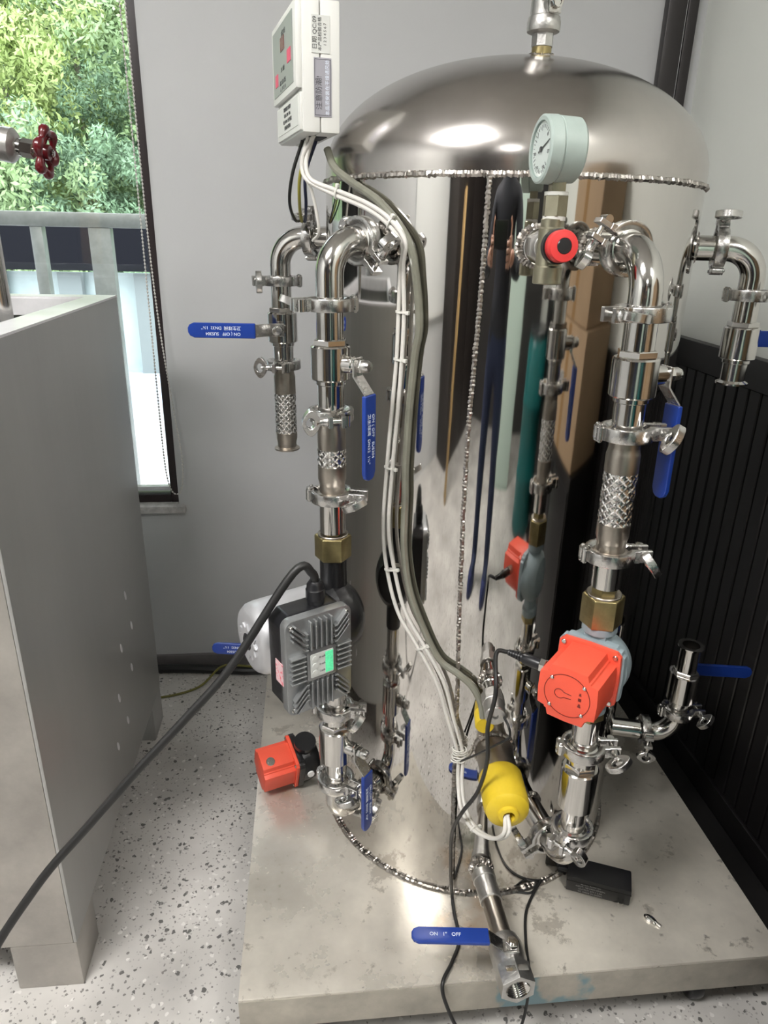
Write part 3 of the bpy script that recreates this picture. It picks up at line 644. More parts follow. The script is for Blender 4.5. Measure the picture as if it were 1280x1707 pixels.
def handle_meshes():
    hw = 0.0115
    # lever in (x along lever, z outward) with width along y
    prof = [(-0.011, 0.0), (0.014, 0.0), (0.037, 0.019), (0.156, 0.019)]
    mb = MB(); th = 0.0028; vs_ = []; fs = []
    for x, z in prof:
        for yy in (-hw, hw):
            for dz in (0, th): vs_.append((x, yy, z+dz))
    for i in range(3):
        a = i*4; b = a+4
        fs += [(a, a+1, b+1, b), (a+2, b+2, b+3, a+3), (a+1, a+3, b+3, b+1), (a, b, b+2, a+2)]
    fs += [(0, 2, 3, 1), (12, 13, 15, 14)]
    mb.add(vs_, fs); lever = mb.mesh('lever', CAST, bevel=0.0009, bseg=1)
    g_ = MB(); out = [(0.038, -hw-0.002), (0.150, -hw-0.002), (0.158, -hw+0.0015), (0.1615, -0.004), (0.1615, 0.004), (0.158, hw-0.0015), (0.150, hw+0.002), (0.038, hw+0.002)]
    g_.prism(out, 0.0170, 0.0240); grip = g_.mesh('grip', BLUE, bevel=0.0024, bseg=3)
    return lever, grip
def letter(key, body, size):
    return cached('txt_'+key, lambda: text_mesh(body, size, PRINT))
def valve(col, z0, z1, ztop, zbot, label, stem_ang, lever='down', group='ball valves with blue lever handles', top_ferrule=True, bot_ferrule=True, neck_top=True, text=('ON ( OFF   SUS304', '卫生球阀  DN32  1¼"'), rb=0.0278, grip=None):
    """body between z0 < z1, stubs to ztop and zbot (sealing faces). stem_ang: world azimuth of the stem."""
    zc = (z0+z1)/2; t = thing('ball_valve', label, 'ball valve', col.fr(zc, stem_ang), group)
    h = (z1-z0)/2
    part('body', MB().lathe([(0.022, -h), (rb-0.002, -h), (rb, -h+0.002), (rb, h-0.002), (rb-0.002, h), (0.022, h)], 40).mesh('body', STEEL), t)
    hx = 0.0085
    s1 = 1 if neck_top else -1
    za, zb = (h, h+hx) if neck_top else (-h-hx, -h)
    part('hex_neck', MB().cyl(0.0245, za, zb, 6, ch=0.0012).mesh('hex_neck', STEEL), t)
    za, zb = (-h-0.007, -h) if neck_top else (h, h+0.007)
    part('collar', MB().cyl(0.0212, za, zb, 32, ch=0.001).mesh('collar', STEEL), t)
    for zz, sg, fer in ((ztop-zc, 1, top_ferrule), (zbot-zc, -1, bot_ferrule)):
        mb = MB().lathe([(0.0165, zz-sg*0.04), (0.0165, zz), (0.0252, zz), (0.0252, zz-sg*0.0028), (0.019, zz-sg*0.0062), (0.019, sg*h)], 32)
        part('pipe_stub', mb.mesh('pipe_stub', STEEL), t)
    part('stem_boss', MB().cyl(0.0118, rb-0.006, rb+0.013, 24, AX, ch=0.001).mesh('stem_boss', STEEL), t)
    part('gland_nut', MB().cyl(0.0100, rb+0.013, rb+0.0165, 24, AX).cyl(0.0098, rb+0.0195, rb+0.0265, 6, AX, ch=0.0008).mesh('gland_nut', STEEL), t)
    part('end_nut', MB().lathe([(0.0085, rb+0.0265), (0.0085, rb+0.034), (0.0068, rb+0.038), (0.0, rb+0.039)], 16, AX).mesh('end_nut', CAST), t)
    lv, gp = cached('handle', handle_meshes)
    ld = {'down': Vector((0, 0, -1)), 'up': Vector((0, 0, 1)), 'left': Vector((0, -1, 0)), 'right': Vector((0, 1, 0))}[lever] if isinstance(lever, str) else Vector(lever).normalized()
    m = frame((rb+0.0165, 0, 0), (1, 0, 0), ld)
    l = part('handle', lv, t, m, label='flat steel lever with blue grip'); part('grip', gp, l, label='bright blue vinyl grip')
    if text:
        part('lettering', letter(text[0], text[0], 0.0078), l, T(0.097, 0.0055, 0.0242)); part('lettering', letter(text[1], text[1], 0.0078), l, T(0.100, -0.0050, 0.0242))
    return t

def braid_mesh(r, z0, z1, turns, n, wd=0.0017):
    mb = MB(); h = z1-z0; seg = max(10, int(h/0.0016))
    mb.lathe([(r-0.0022, z0), (r-0.0022, z1)], 24)
    for sgn in (-1, 1):
        for k in range(n):
            vs_ = []; fs = []
            for i in range(seg+1):
                f = i/seg; a = 2*math.pi*k/n + sgn*turns*2*math.pi*f
                over = math.sin(n*turns*2*math.pi*f*1.0 + (0 if sgn > 0 else math.pi) + math.pi*k)
                rr = r - 0.0007 + 0.0007*over
                for dz, dr in ((-wd, -0.0004), (0, 0.0004), (wd, -0.0004)):
                    vs_.append(((rr+dr)*math.cos(a), (rr+dr)*math.sin(a), z0+f*h+dz*0.9))
            for i in range(seg):
                for j in range(2): a_ = i*3+j; fs.append((a_, a_+1, a_+4, a_+3))
            mb.add(vs_, fs)
    return mb.mesh('braid', BRAID, smooth=True)
def hose(col, ztop, zs1, zb1, zb0, zs0, zbot, label, r=0.021, top_fer=True, neck=0.019):
    """braided hose joint: sleeve zs1..zb1, braid zb1..zb0, sleeve zb0..zs0."""
    zc = (zb1+zb0)/2; t = thing('braided_hose', label, 'braided hose', col.fr(zc), 'short braided hose joints')
    Z = lambda z: z-zc
    part('neck', ferrule(MB().lathe([(neck, Z(ztop)), (neck, Z(zs1)+0.004)], 32), Z(ztop), -1, neck).mesh('neck', SLEEVE), t)
    part('sleeve', MB().lathe([(neck, Z(zs1)+0.006), (r-0.0012, Z(zs1)+0.001), (r, Z(zs1)-0.003), (r, Z(zb1)), (r-0.002, Z(zb1))], 32).mesh('sleeve', SLEEVE), t)
    part('braid', braid_mesh(r, Z(zb0), Z(zb1), (zb1-zb0)/(2*math.pi*r)*1.1, 11, 0.0026), t, kind='stuff')
    part('sleeve', MB().lathe([(r-0.002, Z(zb0)), (r, Z(zb0)), (r, Z(zs0)+0.003), (r-0.0012, Z(zs0)-0.001), (neck, Z(zs0)-0.006)], 32).mesh('sleeve', SLEEVE), t)
    part('neck', ferrule(MB().lathe([(neck, Z(zs0)-0.004), (neck, Z(zbot))], 32), Z(zbot), 1, neck).mesh('neck', SLEEVE), t)
    return t
def union(col, zface, zpipe, zh1, zn1, zn0, label, top=True, rnut=0.0285, ph=0.0):
    t = thing('pipe_union', label, 'pipe union', col.fr(zn0), 'brass union nuts')
    Z = lambda z: z-zn0
    part('pipe_stub', ferrule(MB().cyl(0.0195, min(Z(zface), Z(zpipe)), max(Z(zface), Z(zpipe)), 32), Z(zface), -1 if zface > zpipe else 1).mesh('pipe_stub', STEEL), t)
    if top:
        part('hex_tail', MB().cyl(0.0175, Z(zn1)-0.002, Z(zpipe), 6, ch=0.001, phase=0.3).mesh('hex_tail', BRASS), t)
        part('washer', MB().cyl(0.0235, Z(zn1)-0.003, Z(zn1)+0.0025, 32, ch=0.001).mesh('washer', SLEEVE), t)
    part('union_nut', MB().cyl(rnut, 0, Z(zn1), 6, ch=0.002, phase=ph).mesh('union_nut', BRASS, bevel=0.0012), t)
    return t

# ---------------- right column (orange pump)
RR = 'the right-hand pipe with the orange pump'
elbow(COL_R, 0.3765, -82, 1.148, 1.0798, 'fat polished elbow from tank wall to the right-hand orange-pump pipe')
clamp(frame(pol(0.3762, -82, 1.148), udir(-82), Vector((-0.85, -0.25, 0.45))), 'dark clamp joining the upper right elbow to its tank nozzle', wing=0.3)
clamp(COL_R.fr(1.0796, 200), 'clamp under the upper right elbow with its oval wing nut at the left', wing=1.4)
valve(COL_R, 0.982, 1.0292, 1.0794, 0.9374, 'upper ball valve of the orange-pump pipe, lever hanging down at the right', 12, text=None)
clamp(COL_R.fr(0.9372, -4), 'clamp above the long braided hose of the orange-pump pipe', flip=True, wing=0.5)
hose(COL_R, 0.9370, 0.912, 0.8865, 0.8167, 0.7954, 0.7722, 'long braided steel hose in the right-hand orange-pump pipe')
clamp(COL_R.fr(0.772, -6), 'clamp below the long braided hose of the orange-pump pipe', flip=True, wing=-0.6)
union(COL_R, 0.7718, 0.7248, 0.716, 0.712, 0.6665, 'brass union nut directly above the orange pump', ph=0.1)
# ---------------- left column (finned pump)
elbow(COL_L, 0.3385, -140, 1.148, 1.0678, 'fat polished elbow from tank wall to the left finned-pump pipe')
clamp(frame(pol(0.338, -140, 1.148), udir(-140), (Vector((0.75, -0.55, -0.75)))), 'clamp joining the upper left elbow to the tank under the white cables', wing=0.2)
clamp(COL_L.fr(1.0676, 194), 'clamp under the upper left elbow with its ears pointing left', flip=True, wing=1.2)
valve(COL_L, 0.9656, 1.0131, 1.0674, 0.9158, 'upper ball valve of the finned-pump pipe, blue lettered lever hanging down', -38)
clamp(COL_L.fr(0.9156, -82), 'clamp above the short braided hose with wing nut in front', flip=True, wing=0.2)
hose(COL_L, 0.9154, 0.896, 0.8650, 0.8388, 0.8153, 0.7917, 'short braided steel hose in the left finned-pump pipe')
clamp(COL_L.fr(0.7915, -18), 'clamp below the short braided hose of the finned-pump pipe', flip=True, wing=1.1)
union(COL_L, 0.7913, 0.733, 0.730, 0.7278, 0.689, 'brass union nut directly above the finned grey pump', ph=0.25)
# ---------------- rear left stub
elbow(COL_B, 0.3455, 160, 1.148, 1.0719, 'thin-looking elbow behind the control box at the tank rear left')
clamp(frame(pol(0.345, 160, 1.148), udir(160), Vector((0.1, -0.3, 1))), 'clamp with bare wires behind the rear left elbow', flip=True)
clamp(COL_B.fr(1.0717, 188), 'clamp under the rear left elbow with raised wing nut')
valve(COL_B, 0.9603, 1.0158, 1.0715, 0.9183, 'rear left ball valve, blue lever pointing left across the white wall', -98, lever='left')
clamp(COL_B.fr(0.9181, -100), 'clamp below the rear left ball valve with wing nut pointing left', flip=True)
hose(COL_B, 0.9179, 0.897, 0.862, 0.783, 0.768, 0.7485, 'open-ended braided hose hanging in front of the white wall')
# ---------------- far right stub
elbow(COL_F, 0.3385, -20, 1.148, 1.0797, 'dark elbow at the far right edge against the white wall')
clamp(frame(pol(0.338, -20, 1.148), udir(-20), Vector((0, 0.2, 1))), 'dark clamp on the far right nozzle with its ring on top')
clamp(COL_F.fr(1.0795, -15), 'clamp under the far right elbow at the picture edge', flip=True)
valve(COL_F, 0.9786, 1.0299, 1.0793, 0.9375, 'far right ball valve with open flange below and lever behind', 78, lever='left')
# ---------------- lower right open stub
elbow(COL_E, 0.3725, -15, 0.196, 0.2545, 'small elbow rising from the tank foot at the lower right', upward=True)
clamp(frame(pol(0.372, -15, 0.196), udir(-15), Vector((0.1, -1, 0.1))), 'clamp on the horizontal nozzle at the lower right in front of black boards')
clamp(COL_E.fr(0.2545, -6), 'clamp under the lower right upright valve', flip=True, wing=0.7)
valve(COL_E, 0.283, 0.346, 0.4115, 0.2547, 'lower right upright ball valve with open flanged top', 80, lever='left')
# ---------------- lower rear left stub
elbow(COL_W, 0.3455, 160, 0.172, 0.2415, 'elbow at the tank foot behind the finned pump', upward=True)
clamp(frame(pol(0.345, 160, 0.172), udir(160), Vector((0.1, -0.3, 1))), 'clamp on the rear left foot nozzle behind the finned pump')
clamp(COL_W.fr(0.2415, 188), 'clamp under the rear left foot valve behind the finned pump')
valve(COL_W, 0.285, 0.340, 0.405, 0.2417, 'ball valve behind the finned pump, only its blue lever tip showing', -98, lever='left')
# ---------------- lower part of left column
clamp(COL_L.fr(0.405, -14), 'clamp just below the finned pump', flip=True, wing=0.6)
valve(COL_L, 0.300, 0.368, 0.4048, 0.2502, 'lower ball valve of the finned-pump pipe, blue lever reaching down to the platform', -38, rb=0.0285)
clamp(COL_L.fr(0.250, -38), 'lowest clamp of the finned-pump pipe', flip=True, wing=1.2)
elbow(COL_L, 0.3385, -140, 0.172, 0.2498, 'lower left elbow turning into the tank foot', upward=True)
clamp(frame(pol(0.338, -140, 0.172), udir(-140), Vector((0.8, -0.5, -0.4))), 'clamp at the tank foot behind the lower left blue lever', wing=0.4)
# ---------------- lower part of right column
clamp(COL_R.fr(0.4543, -8), 'clamp just below the orange pump', flip=True, wing=1.0)
valve(COL_R, 0.345, 0.418, 0.4541, 0.2958, 'scuffed lower ball valve of the orange-pump pipe, lever hidden behind it', 64, text=None, rb=0.0278)
clamp(COL_R.fr(0.2955, -138), 'lowest clamp of the orange-pump pipe, wing nut facing the viewer', wing=0.3)
elbow(COL_R, 0.3765, -81, 0.215, 0.2952, 'lower right elbow turning back into the tank foot', upward=True)
clamp(frame(pol(0.376, -81, 0.215), udir(-81), Vector((-0.9, 0.1, -0.5))), 'clamp at the tank foot beside the yellow cap', flip=True)

# ================================================================== pumps
def screw_mesh(r=0.0036, h=0.003):
    return MB().cyl(r, 0, h, 14, ch=0.0007).mesh('screw', STEEL)
def oct_notch(a, b, n=0.009):
    q = []
    for k in range(4):
        c, s_ = math.cos(k*math.pi/2), math.sin(k*math.pi/2)
        for x, y in ((a, -b), (a+0.0012, 0), (a, b), (a-n, b+0.0025), (b+0.0035, b+0.0035) if False else (a-n-0.0005, a-n-0.0005), (b+0.0025, a-n)):
            q.append((x*c-y*s_, x*s_+y*c))
    return q
FY = Matrix(((1, 0, 0, 0), (0, 0, -1, 0), (0, 1, 0, 0), (0, 0, 0, 1)))   # prism z -> local -y (front), outline in x,z
def small_pump(m, label, housing, hname, sleeve=True, front_detail=True):
    """Wet-rotor circulator: pipe along local z through the volute, motor toward local -y."""
    t = thing('circulation_pump', label, 'pump', m, 'small orange-red circulation pumps')
    part('volute', MB().lathe([(0.020, 0.030), (0.036, 0.028), (0.046, 0.018), (0.049, 0.004), (0.049, -0.012), (0.045, -0.016)], 40, Matrix.Rotation(R_(90), 4, 'X') @ Matrix.Scale(-1, 4, (0, 0, 1))).mesh('volute', housing), t)
    part('pipe_body', MB().lathe([(0.024, -0.078), (0.024, -0.066), (0.019, -0.062), (0.020, 0.0), (0.019, 0.050), (0.024, 0.053), (0.024, 0.064)], 28).mesh('pipe_body', housing), t)
    part('bleed_lug', MB().box((0.0, -0.008, 0.048), (0.032, 0.020, 0.018)).mesh('bleed_lug', housing, bevel=0.003), t)
    part('housing_flange', MB().prism(oct_notch(0.046, 0.034, 0.004), 0.012, 0.024, FY).mesh('housing_flange', housing, bevel=0.0015), t)
    part('motor_flange', MB().prism([(x, z) for x, z in oct_notch(0.043, 0.037, 0.003)], 0.024, 0.031, FY).mesh('motor_flange', RED, bevel=0.001), t)
    mo = part('motor', MB().prism(oct_notch(0.0395, 0.0245, 0.0095), 0.031, 0.100, FY).mesh('motor', RED, bevel=0.0016, bseg=2), t, label='orange-red notched motor housing')
    sm = cached('screw', screw_mesh)
    for x, z in ((0.036, 0.036), (-0.036, 0.036), (0.036, -0.036), (-0.036, -0.036)):
        part('screw', sm, t, FY @ T(x, z, 0.031))
    if front_detail:
        for x, z in ((0.022, 0.021), (-0.022, 0.021), (0.022, -0.021), (-0.022, -0.021)):
            part('screw', cached('screw2', lambda: screw_mesh(0.0026, 0.0022)), mo, FY @ T(x, z, 0.100))
        n = 64; ou = [(0.0315*math.cos(2*math.pi*k/n), 0.0315*math.sin(2*math.pi*k/n)) for k in range(n)]; inn = [(x*0.978, y*0.978) for x, y in ou]
        part('cover_rim', MB().ringprism(ou, inn, 0.0995, 0.1006, FY).mesh('cover_rim', REDDARK, smooth=False), mo)
        # key emblem outline and three speed marks
        kp = [(-0.010+0.0068*math.cos(a), 0.0068*math.sin(a)) for a in [R_(35+290*k/20) for k in range(21)]]
        kp = [(0.006, 0.0028)] + kp + [(0.006, -0.0028)]
        part('key_mark', MB().tube([(x, -0.1003, z) for x, z in kp], 0.0005, 6).mesh('key_mark', REDDARK), mo)
        for k, (z, hgt) in enumerate(((0.009, 0.0038), (0.001, 0.0045), (-0.008, 0.0052))):
            part('speed_mark', MB().prism([(0.0175-hgt*0.45, z-hgt/2), (0.0175+hgt*0.45, z-hgt/2), (0.0175+hgt*0.2*(k != 1)+hgt*0.45*(k == 1), z+hgt/2), (0.0175-hgt*0.2*(k != 1)-hgt*0.45*(k == 1), z+hgt/2)], 0.0996, 0.1004, FY).mesh('speed_mark', REDDARK, smooth=False), mo)
    return t
# orange pump in the right column, motor turned to the viewer's left
d_r = -132
zR = 0.604
fr_R = frame(COL_R.p(zR), COL_R.d, Vector((-math.sin(R_(d_r)), math.cos(R_(d_r)), 0)))   # local -y = d_r
pr_ = small_pump(fr_R, 'orange-red pump with grey-blue casting in the right-hand pipe', GREYBLUE, 'grey')
part('pipe_stub', ferrule(MB().cyl(0.0195, -0.1494, -0.076, 32), -0.1494, 1).mesh('pipe_stub', STEEL), pr_)
part('lower_union', MB().cyl(0.0235, -0.092, -0.070, 6, ch=0.001).mesh('lower_union', BRASS), pr_)
# connector socket on the motor's left side, black plug
part('socket', MB().cyl(0.0085, 0.036, 0.046, 20, frame((0, -0.062, 0.006), (-1, 0, 0), (0, 0, 1)), ch=0.0008).cyl(0.010, 0.046, 0.055, 6, frame((0, -0.062, 0.006), (-1, 0, 0), (0, 0, 1)), ch=0.001).mesh('socket', STEEL), pr_)
plug_m = fr_R @ frame((-0.055, -0.062, 0.006), (-1, 0, 0.02), (0, 0, 1))
pl = thing('power_plug', 'ribbed black plug screwed to the side of the orange pump', 'plug', plug_m)
part('plug_body', MB().lathe([(0.0085, 0.0), (0.0088, 0.012), (0.0080, 0.024), (0.0072, 0.026)], 20).mesh('plug_body', BLACKPL), pl)
pr = []
for k in range(6): pr += [(0.0066-0.0004*k, 0.026+k*0.004), (0.0066-0.0004*k, 0.0285+k*0.004), (0.0048-0.0003*k, 0.0287+k*0.004), (0.0048-0.0003*k, 0.0298+k*0.004)]
part('strain_relief', MB().lathe(pr, 16).mesh('strain_relief', BLACKPL), pl)
plug_end = plug_m @ Vector((0, 0, 0.05))

# finned grey pump in the left column
def finned_pump():
    d_l = -151
    fr_ = frame(COL_L.p(0.588), COL_L.d, udir(d_l))       # local x = motor axis, local y = control box side
    t = thing('finned_pump', 'black pump with silver motor and finned grey control box on the left pipe', 'pump', fr_)
    part('volute', MB().lathe([(0.020, -0.036), (0.040, -0.034), (0.056, -0.020), (0.060, -0.004), (0.060, 0.012), (0.052, 0.020), (0.052, 0.030)], 44, AX).mesh('volute', BLACKCAST), t)
    part('pipe_body', MB().lathe([(0.0225, -0.100), (0.0225, -0.05), (0.024, 0.0), (0.0225, 0.04), (0.021, 0.060), (0.021, 0.1015)], 28).mesh('pipe_body', BLACKCAST), t)
    part('pipe_stub', ferrule(MB().cyl(0.0195, -0.1825, -0.098, 32), -0.1825, 1).mesh('pipe_stub', STEEL), t)
    mo = part('motor', MB().lathe([(0.050, 0.030), (0.057, 0.034), (0.057, 0.126), (0.0555, 0.136), (0.050, 0.144), (0.042, 0.147), (0.024, 0.148)], 48, AX).mesh('motor', SILVER), t, label='smooth silver motor can')
    # star ribs and dark hub in the end cap
    star = []
    for k in range(24):
        a = 2*math.pi*k/24; q = 0.030 if k % 2 == 0 else 0.021; star.append((q*math.cos(a), q*math.sin(a)))
    part('end_star', MB().prism(star, 0.1475, 0.151, AX).mesh('end_star', SILVER, bevel=0.0008, bseg=1), mo)
    part('end_hub', MB().lathe([(0.0, 0.153), (0.010, 0.153), (0.0135, 0.151)], 24, AX).mesh('end_hub', mat('dark_hub', (0.05, 0.05, 0.055), 0.2, 0.6)), mo)
    # control box toward local +y
    bx = 0.086; W2, H2 = 0.053, 0.077; y0, y1, y2 = 0.050, 0.088, 0.104
    box = part('control_box', MB().prism([(bx-W2, -H2+0.014), (bx-W2+0.014, -H2), (bx+W2-0.014, -H2), (bx+W2, -H2+0.014), (bx+W2, H2-0.014), (bx+W2-0.014, H2), (bx-W2+0.014, H2), (bx-W2, H2-0.014)], -y1, -y0, FY).mesh('control_box', BLACKPL, bevel=0.004, bseg=3), t, label='black back half of the control box')
    r_ = 0.012
    def rr_rect(w2, h2, r):
        q = []
        for cx, cy, a0 in ((w2-r, h2-r, 0), (-w2+r, h2-r, 90), (-w2+r, -h2+r, 180), (w2-r, -h2+r, 270)):
            for k in range(6): a = R_(a0+90*k/5); q.append((cx+r*math.cos(a), cy+r*math.sin(a)))
        return q
    cov = part('cover', MB().prism([(bx+x, z) for x, z in rr_rect(W2, H2, r_)], -y2, -y1, FY).mesh('cover', FINGREY, bevel=0.0015), t, label='grey finned cover of the control box')
    # cooling fins: straight blocks on four sides, slanted ones in the corners
    fin = MB(); zt = y2; fh = 0.0085; fw_ = 0.0026
    def bar(*pts):
        for (ax, az), (bx_, bz) in zip(pts[:-1], pts[1:]):
            a = Vector((ax, 0, az)); b_ = Vector((bx_, 0, bz)); dd = (b_-a).normalized(); nn = Vector((dd.z, 0, -dd.x))*fw_/2
            q = [a-nn, a+nn, b_+nn, b_-nn]
            fin.add([(bx+v.x, zt-0.001, v.z) for v in q] + [(bx+v.x, zt+fh, v.z) for v in q], [(0, 1, 2, 3), (4, 7, 6, 5), (0, 4, 5, 1), (1, 5, 6, 2), (2, 6, 7, 3), (3, 7, 4, 0)])
    for k in range(5):
        x = -0.0165+0.00825*k
        bar((x, 0.027), (x, H2-0.005)); bar((x, -0.027), (x, -H2+0.005))
    for k in range(6):
        z = -0.0200+0.0080*k
        bar((0.0255, z), (W2-0.004, z)); bar((-0.0255, z), (-W2+0.004, z))
    for sx in (-1, 1):
        for sz in (-1, 1):
            for k in range(4):
                z0 = 0.0285+0.0085*k; L = 0.0045
                ex = min(W2-0.006-0.0255, H2-0.006-z0)
                bar((sx*0.0212, sz*z0), (sx*0.0255, sz*z0), (sx*(0.0255+ex*0.92), sz*(z0+ex)))
    part('cooling_fins', fin.mesh('cooling_fins', FINGREY, bevel=0.0005, bseg=1), cov, kind='stuff')
    fy = Matrix.Rotation(0, 4, 'Z')
    def fr_face(x, z, yy): return frame((bx+x, yy, z), (0, 1, 0), (-1, 0, 0))   # text reads from the front, up = +z
    part('screen_frame', MB().prism(rr_rect(0.0235, 0.0245, 0.004), 0, 0.0062).mesh('screen_frame', FINGREY, bevel=0.0012), cov, fr_face(0, 0, y2))
    sc_ = part('screen', MB().prism(rr_rect(0.0185, 0.0190, 0.0015), 0, 0.001).mesh('screen', mat('white_keypad', (0.66, 0.68, 0.66), 0.4), smooth=False), cov, fr_face(0, 0, y2+0.0060), label='white keypad with green lit column')
    for k in range(3):
        part('button', MB().cyl(0.0042, 0.0008, 0.0018, 20).mesh('button', mat('pale_button', (0.72, 0.74, 0.72), 0.25)), cov, fr_face(0, 0, y2+0.0060) @ T(-0.0115, 0.0115-0.0115*k, 0))
    part('green_column', MB().box((0.0115, 0, 0.0012), (0.0125, 0.034, 0.0006)).mesh('green_column', mat('green_lit_legend', (0.10, 0.62, 0.30), 0.4, emit=0.55, var=0.3, scale=300), smooth=False), cov, fr_face(0, 0, y2+0.0060))
    for k, s_ in enumerate(('III', 'II', 'I')):
        part('legend', cached('lg'+s_, lambda s_=s_: text_mesh(s_+' m/h', 0.0042, DARKPRINT, 0.0001)), cov, fr_face(0, 0, y2+0.0072) @ T(0.0003, 0.0115-0.0115*k, 0))
    for x in (-W2+0.009, W2-0.009):
        for z in (-H2+0.010, H2-0.010):
            part('screw', CACHE['screw'], cov, frame((bx+x, y2-0.0002, z), (0, 1, 0), (1, 0, 0)))
            part('screw_boss', MB().cyl(0.0065, 0, 0.0022, 16).mesh('screw_boss', FINGREY), cov, frame((bx+x, y2-0.002, z), (0, 1, 0), (1, 0, 0)))
    # warning sticker on the side of the box
    part('sticker', MB().box((0, 0, 0), (0.0008, 0.022, 0.036)).mesh('sticker', mat('pink_white_sticker', (0.72, 0.50, 0.52), 0.5, col2=(0.75, 0.16, 0.2), scale=180, lo=0.52, hi=0.6), smooth=False), t, T(bx+W2+0.0004, 0.082, -0.012))
    gl_ = part('cable_gland', MB().lathe([(0.0125, 0.0), (0.0125, 0.008), (0.0140, 0.009), (0.0140, 0.024), (0.0125, 0.026), (0.0120, 0.032), (0.0085, 0.037)], 12).mesh('cable_gland', BLACKPL), t, T(bx-0.012, 0.074, H2-0.001))
    return fr_ @ Vector((bx-0.012, 0.074, H2+0.036))
gland = finned_pump()

# loose orange pump lying on the platform
lp = frame((-0.352, 0.035, ZB+0.050), (0.28, -0.25, 0.93), (0.35, -0.93, -0.2))
d_s = Vector((-0.93, -0.33, -0.02))
zax = Vector((0.10, -0.30, 0.95)); zax = (zax - d_s.normalized()*zax.dot(d_s.normalized())).normalized()
yax = -d_s.normalized(); xax = yax.cross(zax)
lm = Matrix((xax, yax, zax)).transposed().to_4x4(); lm.translation = Vector((-0.359, 0.032, ZB+0.060))
lp_ = small_pump(lm, 'loose orange-red pump with black casting at the left edge of the platform', BLACKCAST, 'black', front_detail=False)
part('socket', MB().cyl(0.0095, 0.036, 0.044, 20, frame((0, -0.080, 0), (0.25, 0, 1), (1, 0, 0)), ch=0.0008).cyl(0.0065, 0.040, 0.0445, 16, frame((0, -0.080, 0), (0.25, 0, 1), (1, 0, 0))).mesh('socket', STEEL), lp_)
part('bleed_screw', MB().cyl(0.0075, 0, 0.004, 18, frame((0.049, 0.0, 0.012), (1, 0, 0.2), (0, 0, 1))).mesh('bleed_screw', mat('white_screw_cap', (0.7, 0.7, 0.7), 0.4)), lp_)

